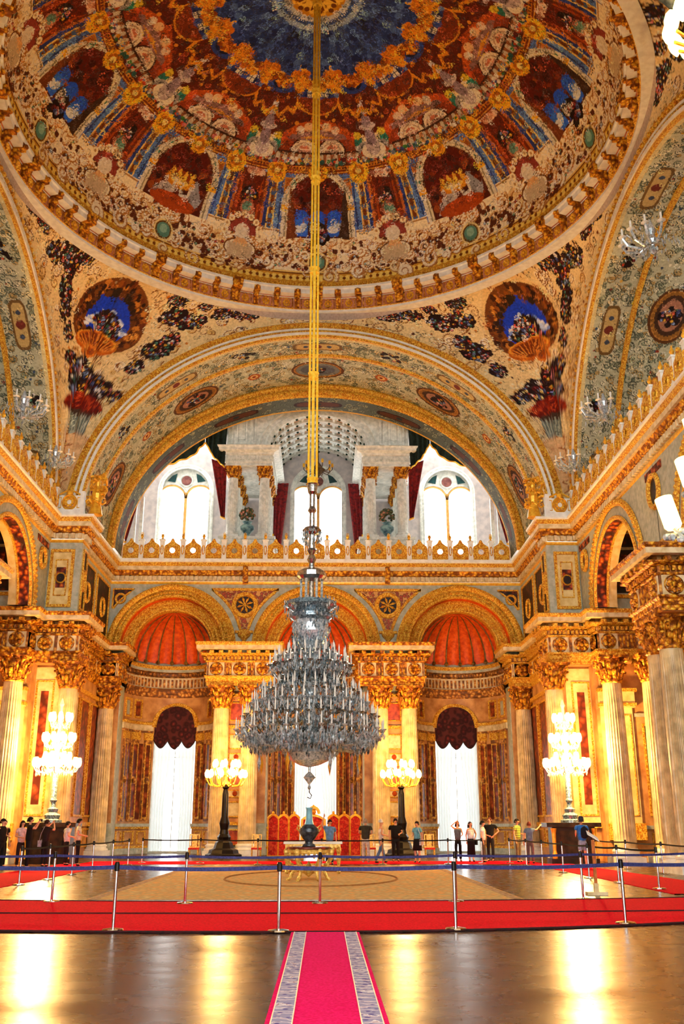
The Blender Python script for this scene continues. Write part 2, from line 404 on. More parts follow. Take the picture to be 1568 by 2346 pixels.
    # face and hair
    for e in (-1, 1): m = MB(); m.ball((e * .032 * s, (-.105 - lookup * .02) * s, (1.625 + lookup * .25) * s), .011 * s, 6, 4); m.build('eye', cloth((30, 22, 20)), body)
    m = MB(); m.tube([(-.024 * s, -.1 * s, 1.556 * s), (0, -.107 * s, 1.554 * s), (.024 * s, -.1 * s, 1.556 * s)], .006 * s, 5); m.build('mouth', cloth((150, 70, 64)), body)
    for e in (-1, 1):
        m = MB(); m.ball((e * .083 * s, .0, 1.605 * s), .022 * s, 6, 5); m.build('ear', skinm if not tone else cloth(tone), body)
    if hair:
        m = MB(); cz = 1.645; hy = .018 + lookup * .25
        P = []
        for i in range(9):
            t_ = pi / 2 * (1 - i / 8); row = []
            for j in range(20):
                a = 2 * pi * j / 20; fr2 = max(0, -cos(a)); low = (-.03 + .05 * fr2 - (.06 + hairlen) * (1 - fr2) * (1 if cos(a) > -.5 else .3)) * (i / 8) ** 2
                q = cos(t_); row.append((.1 * q * sin(a) * s * (1 + (.1 if hairlen else 0) * i / 8), (hy + .112 * q * cos(a)) * s, (cz + .085 * sin(t_) + low) * s))
            P.append(row)
        m.grid(P, wrap=True); m.build('hair', cloth(hair), body, smooth=True)
    if hat:
        m = MB(); m.lathe([(.001, .13), (.06, .125), (.1, .07), (.108, .0), (.112, -.01)], (0, .01 * s, 1.64 * s), 18); m.grid([[(r_ * sin(a) * s, (-.06 - r2 * cos(a)) * s, 1.645 * s - .01) for a in np.linspace(-1.3, 1.3, 9)] for r_, r2 in ((.1, .05), (.08, .14))]); m.build('hat', cloth(hat), body, smooth=True)
    if bag == 'shoulder':
        m = MB(); m.box(.18 * s, .27 * s, -.14, .14, .72 * s, .95 * s); b_ = m.build('bag', cloth(cap or (24, 22, 24)), body); m = MB(); m.tube([(.22 * s, 0, .95 * s), (.2 * s, -.1, 1.2 * s), (.1 * s, -.1, 1.44 * s), (.02, .08, 1.47 * s), (.14, .12, 1.2 * s), (.22 * s, .1, .95 * s)], .01, 5); m.build('strap', cloth(cap or (24, 22, 24)), b_)
    if bag == 'backpack':
        m = MB(); m.lathe([(.02, 0), (.13, .04), (.15, .2), (.14, .36), (.02, .45)], (0, .2 * s, .98 * s), 12, ell=.7); m.build('backpack', cloth(cap or (20, 24, 40)), body, smooth=True)
    if bag == 'camera':
        m = MB(); m.box(-.06, .06, -.40 * s, -.30 * s, 1.57 * s, 1.65 * s); m.build('camera', cloth((18, 18, 20)), body)
    return body
stripem, nt_, bs_ = newmat('striped_knit'); tc_ = nt_.nodes.new('ShaderNodeTexCoord'); wv_ = nt_.nodes.new('ShaderNodeTexWave'); wv_.bands_direction = 'Z'; wv_.inputs['Scale'].default_value = 4.5
r_ = nt_.nodes.new('ShaderNodeValToRGB'); r_.color_ramp.interpolation = 'CONSTANT'; r_.color_ramp.elements[0].color = rgba((220, 214, 70)); r_.color_ramp.elements[1].position = .5; r_.color_ramp.elements[1].color = rgba((70, 90, 60))
nt_.links.new(tc_.outputs['Object'], wv_.inputs['Vector']); nt_.links.new(wv_.outputs['Fac'], r_.inputs[0]); nt_.links.new(r_.outputs[0], bs_.inputs['Base Color'])
person('man in light blue shirt and navy trousers behind the gilt table, one arm raised', .72, 40.35, .3, (110, 160, 220), (30, 40, 80), (50, 34, 26), arms=('raised', 'down'), build=1.1)
person('grey-haired man in dark olive shirt and white trousers seen from behind', 2.26, 42.7, pi - .2, (64, 62, 50), (226, 222, 206), (170, 150, 130), 1.76, ('bent', 'bent'), 1.18, shoes=(210, 200, 190))
person('walking person in white cap, white top and blue jeans', 2.9, 42.5, pi / 2 + .3, (236, 236, 236), (90, 130, 180), None, 1.70, ('bent', 'down'), .92, True, walk=.2, hat=(240, 240, 236), sleeve='none')
person('heavy man dressed all in black in front of the right torchere', 3.62, 43.9, .1, (14, 13, 14), (10, 10, 12), (40, 28, 22), 1.78, ('down', 'bent'), 1.35, shorts=False)
person('woman in turquoise top and dark skirt holding a white folder', 4.45, 42.7, -.6, (120, 200, 220), (24, 20, 22), (40, 20, 24), 1.66, ('bent', 'down'), .95, True, skirt=(.5, .22), bag='shoulder', cap=(222, 222, 224))
person('woman in grey sleeveless top and black trousers shading her eyes before the right window', 6.34, 43.9, .1, (110, 116, 122), (14, 12, 16), (70, 30, 20), 1.68, ('brow', 'bent'), .95, True, sleeve='none', lookup=.12, hairlen=.1)
person('woman in white top and long black skirt looking up, black bag on her arm', 6.85, 43.5, .4, (240, 240, 240), (16, 13, 16), (60, 24, 20), 1.64, ('down', 'hip'), .95, True, skirt=(.3, .2), sleeve='none', lookup=.14, hairlen=.1, bag='shoulder')
person('dark-haired man in white t-shirt and grey trousers beside the right window', 7.32, 43.1, 1.2, (240, 242, 242), (84, 76, 66), (24, 16, 16), 1.68, ('down', 'bent'), 1.0)
person('tall man in black t-shirt standing close behind the one in white', 7.78, 44.0, -.5, (18, 17, 20), (30, 28, 32), (120, 60, 40), 1.82, ('down', 'hip'), 1.08, lookup=.1)
person('man in yellow and green striped shirt with khaki trousers', 8.78, 42.95, .9, (220, 210, 90), (120, 108, 72), (30, 20, 18), 1.76, ('down', 'bent'), 1.05, stripes=stripem)
person('reddish-haired woman in blue grey shirt pointing to the right', 9.0, 41.5, pi - .3, (110, 136, 164), (110, 100, 96), (110, 40, 26), 1.64, ('point', 'down'), 1.0, True)
person('man in bright blue shirt and pale blue shorts with dark backpack, seen from behind', 10.3, 38.1, pi + .25, (50, 130, 226), (150, 176, 206), (50, 50, 56), 1.8, ('bent', 'bent'), 1.15, shorts=True, bag='backpack', hat=(60, 70, 90), sleeve='short')
person('dark-haired visitor in white t-shirt with a strap across, left of the left pedestal', -9.72, 40.2, 2.2, (226, 226, 228), (18, 16, 20), (20, 14, 14), 1.66, ('bent', 'down'), .98, bag='shoulder')
person('dark-haired man in cream shirt and black trousers next to the one with the strap', -9.12, 39.6, 1.9, (226, 220, 186), (14, 12, 14), (16, 12, 12), 1.76, ('bent', 'down'), 1.08)
person('black-haired visitor in black top with bare shoulder in the left group', -11.15, 36.6, 1.2, (20, 16, 16), (14, 10, 12), (18, 12, 12), 1.74, ('down', 'bent'), 1.05, sleeve='none')
person('woman in pink white blouse standing in the left group', -10.95, 38.3, .8, (222, 190, 190), (40, 20, 24), (36, 20, 18), 1.68, ('bent', 'down'), 1.0, True, hairlen=.1)
person('man in black shirt holding a camera up to his face in the left group', -10.35, 37.2, 2.0, (14, 12, 14), (14, 12, 16), (20, 14, 12), 1.8, ('camera', 'camera'), 1.1, bag='camera')
person('person in dark clothes with a light waist bag behind the photographer', -10.2, 38.9, 2.6, (34, 24, 26), (22, 18, 22), (50, 26, 20), 1.72, ('camera', 'camera'), 1.05, bag='shoulder', cap=(190, 190, 206))
person('dark-clothed visitor at the very left edge of the photo', -11.6, 38.2, .9, (30, 22, 20), (16, 12, 14), (14, 10, 10), 1.70, ('down', 'down'), 1.05)
# ================================================================== dimensions of the hall (metres; the axis is x = 0, depth is y)
YC = 32.35            # dome centre
RR = 12.75            # ring radius
YA = 53.1             # arcade wall
YF = 45.2             # face of the great arch
XF = 12.85            # face of the side arches (|x|)
ZG = 15.85            # gallery floor
ZE = 10.9             # top of the lower entablature
PX = 8.1              # arch spacing

# ------------------------------------------------------------------ dome
def dome_pt(az, lat, R0=12.35, H0=29.04, RH=6.76):
    a = np.radians(az); l = np.radians(lat)
    return np.stack([R0 * np.cos(l) * np.sin(a), YC + R0 * np.cos(l) * np.cos(a), H0 + RH * np.sin(l)], -1)
mu_ = lambda v: max(12.35 * cos(radians(min(v, 88))), .3) * pi / 180
mv_ = lambda v: sqrt((12.35 * sin(radians(v))) ** 2 + (6.76 * cos(radians(v))) ** 2) * pi / 180
FLB = [(230, 120, 70), (246, 236, 220), (150, 170, 190), (240, 180, 90), (110, 150, 120), (236, 160, 140), (150, 50, 40), (250, 220, 140), (255, 240, 200), (70, 60, 70)]
def dome_period(variant):
    random.seed(11 + variant)
    c = Canvas(-20, 20, 0, 90, 210, 470, CREAM, mu_, mv_, wrap=True)
    # gilt foot band
    c.rect(-20, 20, 0, 6, (222, 160, 50))
    for k in range(24): c.disc(-20 + 40 * (k + .5) / 24, 2.6, .17, (255, 224, 110)); c.disc(-20 + 40 * (k) / 24, 2.6, .09, (130, 66, 16))
    c.rect(-20, 20, 4.6, 5.2, (130, 70, 22)); c.rect(-20, 20, 5.2, 6, (250, 214, 120))
    # rococo zone
    c.rect(-20, 20, 6, 22, (255, 240, 200))
    rococo(c, -16, 13, 1.5, 14); rococo(c, 16, 13, 1.5, 14); rococo(c, 0, 12, 1.3, 10); rococo(c, -8, 13, 1.3, 10); rococo(c, 8, 13, 1.3, 10)
    for u, v, R, n in ((-5, 11, .75, 20), (5, 11, .75, 20), (-13, 10, .8, 22), (13, 10, .8, 22), (0, 16.5, .8, 26), (20, 17, .7, 22), (-9.5, 15, .6, 16), (9.5, 15, .6, 16), (17, 8.6, .6, 14), (-17, 8.6, .6, 14)):
        c.bouquet(u, v, R * .85, int(n * .8), FLB, (96, 46, 26), rf=.13, asp=1.5)
    for q in range(26): u_ = random.uniform(-20, 20); v_ = random.uniform(8, 20); c.scroll(u_, v_, random.uniform(.25, .5), random.random() * 6, random.choice((-1.2, 1.2)), .06, (255, 246, 214), (196, 130, 60))
    for u in (0,): 
        c.disc(u, 10, .55, (250, 226, 150)); c.disc(u, 10, .46, (110, 70, 30)); c.disc(u, 10, .38, (96, 150, 130)); c.disc(u, 10.6, .22, (150, 196, 170))
    for u in (-20, 20):
        c.ell(u, 12.5, .9, .5, (255, 246, 214)); c.ell(u, 12.5, .9, .5, OUT, .9); c.disc(u, 14, .4, (236, 180, 120))
        for k in range(-4, 5): c.ell(u + k * .7, 11.6, .09, .42, (214, 190, 150))
    # blue architectural zone
    c.rect(-20, 20, 22.5, 42, (96, 134, 206)); c.rect(-12, 12, 20, 42, (84, 120, 206))
    for sg in (-1, 1):
        for a, b, col in ((10.6, 11.0, (36, 50, 120)), (11.0, 12.2, (92, 132, 214)), (12.2, 12.5, (250, 214, 110)), (12.5, 14.0, (190, 150, 90)), (14.0, 14.3, (250, 214, 110)), (14.3, 15.3, (40, 60, 140)), (15.3, 16.0, (196, 110, 50)), (16., 20.01, (120, 44, 22))):
            x0, x1 = sorted((sg * a, sg * b)); c.rect(x0, x1, 21, 41, col)
        for v in range(23, 40, 4): c.disc(sg * 13.25, v, .14, (70, 100, 150)); c.ell(sg * 13.25, v + 2, .10, .26, (120, 60, 30))
        c.rect(*sorted((sg * 10.2, sg * 16.2)), 18.5, 22.5, (255, 240, 200)); c.rect(*sorted((sg * 10.2, sg * 16.2)), 21.6, 22.2, (190, 140, 80))
        # capitals
        c.rect(*sorted((sg * 11.4, sg * 15.0)), 39.6, 41.6, (244, 176, 40)); c.disc(sg * 13.2, 41.2, .48, (252, 190, 50)); c.disc(sg * 13.2, 41.2, .3, (190, 110, 20)); c.disc(sg * 13.2, 41.2, .16, (255, 224, 100))
        # spandrels
        c.poly([(sg * 10.3, 40.5), (sg * 10.3, 35), (sg * 5.0, 40.5)], (206, 140, 50)); c.poly([(sg * 9.9, 40.0), (sg * 9.9, 36.4), (sg * 6.6, 40.0)], (160, 90, 40))
    # arch
    for rr, col in ((1.93, (232, 226, 206)), (1.74, (150, 140, 110)), (1.68, (232, 220, 186)), (1.58, (90, 40, 20))):
        c.ell(0, 31.5, rr, rr * 1.0, col); c.rect(-rr / mu_(27), rr / mu_(27), 20, 31.5, col)
    for k in range(7):
        a = pi * (k + .5) / 7; c.disc(1.8 * cos(a) / mu_(32), 31.5 + 1.8 * sin(a) / mu_(0) * mu_(0) / mv_(32), .1, (60, 130, 110))
    c.rect(-10.4, -8.2, 29.8, 32, (246, 180, 50)); c.rect(8.2, 10.4, 29.8, 32, (246, 180, 50))
    c.ell(0, 31.5, 1.5, 1.5, MAR); c.rect(-1.5 / mu_(27), 1.5 / mu_(27), 20, 31.5, (84, 28, 18))
    for k in range(60):
        c.disc(random.uniform(-7.5, 7.5), random.uniform(22, 40), random.uniform(.05, .2), random.choice(((60, 18, 12), (130, 50, 26), (44, 12, 12), (150, 70, 30)))) if True else None
    c.ell(0, 31.5, 1.93, 1.93, (232, 226, 206), .93, 'up'); c.ell(0, 31.5, 1.72, 1.72, (236, 224, 190), .92, 'up')
    if variant == 0:
        for x in (-4.6, 0, 4.6):
            c.ell(x, 26.5, .46, .52, (40, 90, 240)); c.rect(x - 2.0, x + 2.0, 20.5, 26.6, (50, 110, 245)); c.ell(x - .5, 23.2, .3, .2, (222, 232, 244)); c.ell(x + .8, 24.6, .2, .14, (190, 210, 240))
        for x in (-6.9, -2.3, 2.3, 6.9): c.rect(x - .33, x + .33, 20, 27, (96, 40, 24)); c.rect(x - .6, x + .6, 26.6, 27.6, (130, 60, 30))
        c.poly([(-8.4, 38), (-8.4, 19), (-5.4, 20), (-6.6, 27), (-7, 33)], (120, 60, 30)); c.poly([(8.4, 38), (8.4, 19), (5.4, 20), (6.6, 27), (7, 33)], (64, 40, 30))
        c.bouquet(0, 21.5, .55, 20, FLC, rf=.25)
    else:
        c.poly([(-7, 21), (-3, 29), (0, 27), (-2, 20)], (190, 180, 180)); c.poly([(5.5, 20), (2.5, 30), (5, 31), (7.5, 25)], (150, 150, 160)); c.poly([(3, 20), (1, 25), (4, 26)], (224, 220, 216))
        c.ell(0, 29.5, .85, .42, (220, 140, 30)); c.ell(0, 30.5, .6, .34, (150, 60, 20)); c.ell(0, 29, .5, .16, (255, 220, 110))
        for k in (-3, -1, 1, 3): c.ell(k, 31.2, .1, .3, (240, 180, 60)); c.ell(k * 1.2, 27.4, .08, .3, (230, 220, 200))
        c.ell(0, 21.5, 1.3, .4, (176, 70, 20))
    # niche with bouquet
    for u in (-20, 20):
        c.rect(u - 3.2, u + 3.2, 23, 40, (176, 72, 24)); c.rect(u - 2.7, u + 2.7, 23.5, 39.5, (104, 34, 18)); 
        c.ell(u, 38.6, .52, .5, (104, 34, 18))
        c.bouquet(u, 32.5, .42, 26, FLC, asp=.8, rf=.26); c.ell(u, 28.6, .36, .4, (190, 116, 90)); c.ell(u, 28.6, .25, .28, (110, 160, 140)); c.ell(u, 26.3, .22, .16, (206, 150, 110))
        for k in range(30): c.disc(u + random.uniform(-2.5, 2.5), 40.2 + random.uniform(-.6, 3), random.uniform(.08, .16), random.choice(((240, 206, 180), (214, 150, 120), (190, 120, 100), (250, 226, 200))))
        for k in range(9): a = pi * k / 8; c.disc(u + .95 * cos(a) / mu_(20), 18.6 + .95 * sin(a) / mv_(20), .17, (255, 240, 196)); c.disc(u + .95 * cos(a) / mu_(20), 18.6 + .95 * sin(a) / mv_(20), .07, (200, 150, 90))
        c.ell(u, 18.6, .75, .75, (150, 60, 50), 0, 'up'); c.disc(u, 19.6, .38, (236, 224, 200))
    # painted cornice and flower balcony
    c.rect(-20, 20, 41.8, 43.0, (120, 50, 22)); c.rect(-20, 20, 42.2, 42.5, (230, 160, 60)); c.rect(-20, 20, 43.0, 44.3, (214, 130, 40)); c.rect(-20, 20, 44.3, 49, (88, 36, 26))
    for k in range(40): c.rect(-20 + k, -20 + k + .5, 43.3, 43.9, (90, 36, 14))
    for u in (-13.2, 0, 13.2): c.disc(u, 42.3, .5, (250, 180, 40)); c.disc(u, 42.3, .3, (180, 100, 20)); c.disc(u, 42.3, .15, (255, 230, 120))
    for k in range(16):
        u = -20 + 40 * (k + .5) / 16
        c.ell(u, 46.3, .14, .3, (206, 196, 176)); c.ell(u + 1.25, 46.6, .1, .26, (150, 90, 60))
    for k in range(90): c.disc(random.uniform(-20, 20), random.uniform(44.4, 46.4), random.uniform(.05, .13), random.choice(FLC + [(60, 120, 60), (40, 90, 90)]))
    c.rect(-20, 20, 47.8, 48.4, (60, 30, 26))
    # pair of cream lunettes
    c.rect(-15, 15, 48.4, 52.5, (150, 60, 34))
    for u in (-5.0, 5.0):
        c.ell(u, 48.4, .74, .74, (60, 20, 14), 0, 'up'); c.ell(u, 48.4, .66, .66, (242, 226, 200), 0, 'up'); c.ell(u, 48.6, .5, .48, (196, 160, 136), .86, 'up'); c.rect(u - 2.6, u + 2.6, 48.4, 49.1, (170, 130, 120)); c.ell(u, 49.4, .26, .2, (206, 120, 96), 0, 'up')
    # upper zone
    c.rect(-20, 20, 52.3, 66, (96, 34, 22))
    c.poly([(-16, 49), (-13, 54), (-8, 56.5), (0, 58.2), (8, 56.5), (13, 54), (16, 49), (13.6, 49), (10.5, 53), (0, 55.4), (-10.5, 53), (-13.6, 49)], (196, 84, 30))
    c.poly([(-12, 51.8), (-10, 53.4), (0, 55.2), (10, 53.4), (12, 51.8)], (150, 110, 110)); c.poly([(-7.5, 52.4), (0, 53.6), (7.5, 52.4)], (222, 150, 60))
    for sg in (-1, 1): c.disc(sg * 7, 54.7, .22, (236, 206, 180)); c.disc(sg * 3.6, 55.7, .24, (244, 200, 150)); c.disc(sg * 12.4, 52.6, .2, (206, 80, 40)); c.ell(sg * 15.2, 50.4, .2, .5, (40, 130, 120)); c.disc(sg * 15.2, 52.4, .2, (230, 200, 60)); c.disc(sg * 17, 48.5, .36, (150, 146, 150)); c.disc(sg * 17, 48.5, .22, (70, 70, 80))
    for u in (-20, 20):
        c.ell(u, 46.4, .75, .55, (170, 64, 30), 0, 'up'); c.ell(u, 47.6, .62, .42, (240, 232, 214)); c.ell(u, 48.8, .36, .5, (196, 180, 190)); c.ell(u, 51.6, .25, .5, (150, 130, 150)); c.ell(u, 54.6, .42, .2, (220, 206, 210)); c.ell(u, 56.0, .22, .34, (160, 140, 160)); c.ell(u, 58.8, .26, .2, (214, 206, 214)); c.ell(u, 60.4, .1, .3, (220, 214, 220))
    for k in range(60): c.disc(random.uniform(-20, 20), random.uniform(56, 66), random.uniform(.04, .14), random.choice(((206, 110, 30), (60, 16, 12), (150, 60, 28), (230, 150, 50))))
    for sg in (-1, 1): c.stroke([(sg * 20, 60), (sg * 17, 57.5), (sg * 14, 60.5), (sg * 11, 59), (sg * 9, 64)], .07, (236, 150, 40))
    # baskets, blue lunettes, gilt scrolls, blue eye
    c.rect(-20, 20, 66.5, 90, (38, 60, 128))
    c.ell(0, 63.6, 1.02, .95, (232, 150, 40), 0, 'down'); c.ell(0, 63.6, .95, .85, (130, 52, 24), 0, 'down')
    c.ell(0, 63.6, 1.0, 1.0, (44, 66, 150), 0, 'up'); c.ell(0, 63.6, .98, .98, (100, 130, 214), .86, 'up'); c.ell(0, 63.6, .66, .7, (26, 36, 96), .8, 'up')
    for u in (-3.4, 3.4): c.rect(u - 1.9, u + 1.9, 63.8, 65.6, (240, 236, 222)); c.ell(u, 65.6, .16, .2, (240, 236, 222)); c.rect(u - .25, u + .25, 63.8, 66, (60, 60, 90)); c.rect(u - 1.9, u + 1.9, 64.7, 64.9, (60, 60, 90))
    c.ell(20, 66.5, .7, .55, (44, 70, 160)); c.ell(20, 66.4, .4, .36, (16, 24, 70))
    for k in range(130):
        t = random.uniform(-20, 20); w = abs(abs(t) - 10) / 10
        c.disc(t, 66.8 + 2.6 * (1 - abs(cos(radians(t * 9)))) + random.uniform(-1.2, 1.5), random.uniform(.06, .2), random.choice(((244, 160, 40), (210, 110, 20), (150, 70, 16), (255, 196, 80))))
    for u in (-10, 10): c.ell(u, 68, .3, .7, (240, 150, 36)); c.disc(u, 71.4, .16, (250, 190, 60)); c.disc(u - 3, 69.8, .2, (220, 120, 26)); c.disc(u + 3, 69.8, .2, (220, 120, 26))
    for u in (-13.33, 0, 13.33): c.rect(u - .9, u + .9, 72, 83, (92, 126, 196)); c.rect(u - .25, u + .25, 72, 83, (24, 36, 92))
    for k in range(40): c.disc(random.uniform(-20, 20), random.uniform(71, 83), random.uniform(.06, .2), random.choice(((56, 84, 160), (24, 40, 100), (80, 112, 190))))
    c.rect(-20, 20, 80.6, 82, (150, 176, 220)); c.rect(-20, 20, 82, 83, (40, 66, 130)); c.rect(-20, 20, 83, 84, (200, 206, 210)); c.rect(-20, 20, 84, 90, (206, 140, 30))
    for k in range(14): c.disc(-20 + k * 3, random.uniform(84.5, 88), .12, random.choice(((120, 60, 10), (250, 200, 70))))
    c.mottle(900, .08, .2, 22, 44); c.mottle(900, .07, .18, 44, 70, .4, 1.8); c.mottle(250, .08, .2, 70, 84, .5, 1.9); c.mottle(260, .07, .16, 6, 22, .72, 1.4)
    return c.a
A0, A1 = dome_period(0), dome_period(1)
seq = [A0, A1, A0, A1, A0, A0, A1, A0, A1]
dcol = np.concatenate([seq[k] if False else seq[k] for k in range(9)], axis=1)   # period k is centred on azimuth 40 k
nc = dcol.shape[1]
az = (np.arange(nc) / nc * 360) - 20; lat = np.linspace(0, 90, dcol.shape[0])
AZ, LAT = np.meshgrid(az, lat); LAT = np.minimum(LAT, 89.9)
ceil = struct(gridmesh('ceiling', dome_pt(AZ, LAT), dcol, wrap=True))

# ring cornice under the dome
m = MB(); prof = [(RR + .35, -.25), (RR, -.25), (RR, .0), (RR - .05, .05)]
Z0 = 27.62
m.lathe([(RR + .5, -.12), (RR - .06, -.12), (RR - .06, .02), (RR, .06)], (0, YC, Z0), 288)
struct(m.build('trim_1', white))
m = MB(); m.lathe([(RR, .06), (RR, .72), (RR - .12, .74)], (0, YC, Z0), 288)
struct(m.build('trim_2', pmat('salmon_frieze', (222, 150, 110), (196, 116, 76), 6)))
m = MB(); m.lathe([(RR - .02, .70), (RR - .12, .78), (RR - .5, .84), (RR - .5, .98), (RR - .58, 1.02), (RR - .58, 1.14), (RR - .46, 1.18), (RR - .4, 1.24)], (0, YC, Z0), 288)
struct(m.build('trim_3', white))
m = MB(); m.lathe([(RR - .52, 1.16), (RR - .42, 1.24), (RR - .42, 1.46), (RR - .3, 1.5)], (0, YC, Z0), 288)
for k in range(270):
    a = 2 * pi * k / 270; m.ball((sin(a) * (RR - .46), YC + cos(a) * (RR - .46), Z0 + 1.34), .09, 6, 4)
m.lathe([(RR - .04, .0), (RR - .1, .05), (RR - .04, .1)], (0, YC, Z0), 288)
struct(m.build('trim_4', goldfine))
br = MB(); ro = MB(); wb = MB()
NBK = 72
for k in range(NBK):
    a = 2 * pi * (k + .0) / NBK; big = k % 4 == 0; w = .26 if big else .16
    def F(u, z, d, a=a): 
        r = RR - d; return (r * sin(a) + u * cos(a), YC + r * cos(a) - u * sin(a), Z0 + z)
    br.pbox(F, -w, w, .72, .98, 0, .52 + (.1 if big else 0)); br.pbox(F, -w * .8, w * .8, .36, .72, 0, .26); br.pbox(F, -w * .7, w * .7, .12, .36, 0, .16)
    br.ball(F(0, .52, .28), .13, 6, 4); br.ball(F(0, .86, .56 + (.1 if big else 0)), .12, 6, 4)
    if big: br.pbox(F, -w * 1.1, w * 1.1, .98, 1.2, .3, .66)
    a2 = a + pi / NBK
    def W_(u, z, d, a=a2):
        r = RR - d; return (r * sin(a) + u * cos(a), YC + r * cos(a) - u * sin(a), Z0 + z)
    wb.pbox(W_, -.36, .36, .74, .86, .06, .50)
    def G(u, z, d, a=a2):
        r = RR - d; return (r * sin(a) + u * cos(a), YC + r * cos(a) - u * sin(a), Z0 + z)
    for q in range(8): t = q * pi / 4; ro.ball(G(.15 * cos(t), .4 + .17 * sin(t), .03), .075, 5, 3)
    ro.ball(G(0, .4, .05), .08, 6, 4)
    br.curve(G, [(-.32, .1), (.32, .1), (.32, .68), (-.32, .68)], [(-.03, .03), (.03, .03)], True)
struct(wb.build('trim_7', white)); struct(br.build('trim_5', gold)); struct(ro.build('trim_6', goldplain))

# ------------------------------------------------------------------ the great arches and pendentives
def FB(u, z, d): return (u, YF - d, z)                       # back
def FR(u, z, d): return (XF - d, YC - u, z)                  # right side wall, u grows towards the camera
def FL(u, z, d): return (-XF + d, YC + u, z)                 # left side wall, u grows away
SP = 16.0
def ellpts(a, b, zc=SP, n=72, t0=0., t1=pi): return [(a * cos(t), zc + b * sin(t)) for t in np.linspace(t0, t1, n + 1)]
def offell(a, b, o, n=72, zc=SP, t0=0., t1=pi): return ellpts(a + o, b + o, zc, n, t0, t1)
E_OUT, E_IN, E_BK = (12.5, 11.0), (11.62, 10.04), (11.12, 9.2)
tn = 0
def bar(m, F, a, b, o0, o1, d0, d1, n=80):
    """flat moulding following an ellipse between offsets o0..o1 and heights d0..d1"""
    P = []
    for t in np.linspace(0, pi, n + 1):
        f = []
        for o, d in ((o0, d0), (o0, d1), (o1, d1), (o1, d0)): f.append(F((a + o) * cos(t), SP + (b + o) * sin(t), d))
        P.append(f)
    m.grid(P)
SIDEW = 5.6
def barrel_canvas(k):
    random.seed(50 + k)
    L = 34.0                                                  # arc length of the intrados, about
    c = Canvas(0, L, 0, SIDEW, 1360, 224, (196, 196, 164))
    pal = ((236, 232, 200), (150, 160, 130), (112, 122, 104), (236, 222, 170), (190, 160, 100))
    for q in range(2300):
        u, v = random.uniform(0, L), random.uniform(0, SIDEW)
        c.scroll(u, v, random.uniform(.09, .24), random.random() * 6, random.choice((-1.3, 1.3)), .03, random.choice(pal), (74, 80, 66))
    for q in range(300): c.disc(random.uniform(0, L), random.uniform(0, SIDEW), random.uniform(.03, .08), random.choice(((150, 60, 40), (60, 80, 110), (230, 190, 90), (240, 236, 210))))
    # narrow front band panels
    for j in range(9):
        u = L * (j + .5) / 9
        if j % 2 == 0:
            c.ell(u, .95, 1.25, .4, (120, 90, 50), 0, None, 4); c.ell(u, .95, 1.1, .3, (206, 176, 110), 0, None, 4); c.disc(u, .95, .22, (120, 50, 40)); c.disc(u - .6, .95, .12, (70, 80, 100)); c.disc(u + .6, .95, .12, (70, 80, 100))
        else: c.bouquet(u, .95, .4, 12, FLC, asp=1.4, rf=.22)
    c.rect(0, L, 0, .18, (222, 206, 150)); c.rect(0, L, 1.78, 2.0, (240, 190, 70))
    # medallions
    for j in range(5):
        u = L * (j + .5) / 5 if j != 2 else L / 2; v = 3.7
        c.ell(u, v, 1.4, 1.05, (96, 56, 26)); c.ell(u, v, 1.26, .92, (196, 130, 56)); c.ell(u, v, 1.05, .76, (70, 44, 30))
        for q in range(28):
            a = 2 * pi * q / 28; c.disc(u + 1.12 * cos(a), v + .82 * sin(a), .1, (150, 100, 40))
        if j == 2: c.ell(u, v, 1.15, .8, (120, 120, 110)); c.ell(u, v, .9, .62, (90, 92, 96)); c.bouquet(u, v, .4, 14, FLC)
        else: c.ell(u, v, .8, .56, (176, 120, 90)); c.bouquet(u, v, .5, 18, FLC, rf=.2)
    for j in range(4):
        u = L * (j + 1) / 5; c.disc(u, 3.7, .34, (180, 90, 40)); c.disc(u, 3.7, .22, (230, 190, 110)); c.disc(u, 3.7, .1, (150, 50, 30))
    c.mottle(1500, .06, .16)
    return c
def soffit_canvas():
    random.seed(77); L = 32.; c = Canvas(0, L, 0, 1.9, 1100, 66, (90, 96, 82))
    for q in range(400): c.scroll(random.uniform(0, L), random.uniform(0, 1.9), random.uniform(.1, .22), random.random() * 6, 1.2, .03, random.choice(((160, 160, 130), (120, 126, 106), (186, 176, 130))), (44, 48, 40))
    for j in range(7):
        u = L * (j + .5) / 7; c.ell(u, .95, 1.3, .36, (52, 22, 18), 0, None, 4); c.ell(u, .95, 1.15, .26, (96, 50, 30), 0, None, 4); c.disc(u, .95, .18, (40, 50, 50))
    c.rect(0, L, 1.72, 1.9, (230, 170, 60)); return c
SC = soffit_canvas()
def inner_arc(F, name_no, a, b, cv, d0, d1, nu, nv, tt0=0., tt1=pi):
    t = np.linspace(tt0, tt1, nu); d = np.linspace(d0, d1, nv)
    P = np.array([[F(a * cos(x), SP + b * sin(x), y) for x in t] for y in d])
    T, D = np.meshgrid(t, np.linspace(0, 1, nv))
    cc = cv.sample(T / pi * (cv.u1 - cv.u0) * .9999, D * (cv.v1 - cv.v0) * .9999)
    return struct(gridmesh('wall_' + name_no, P, cc))
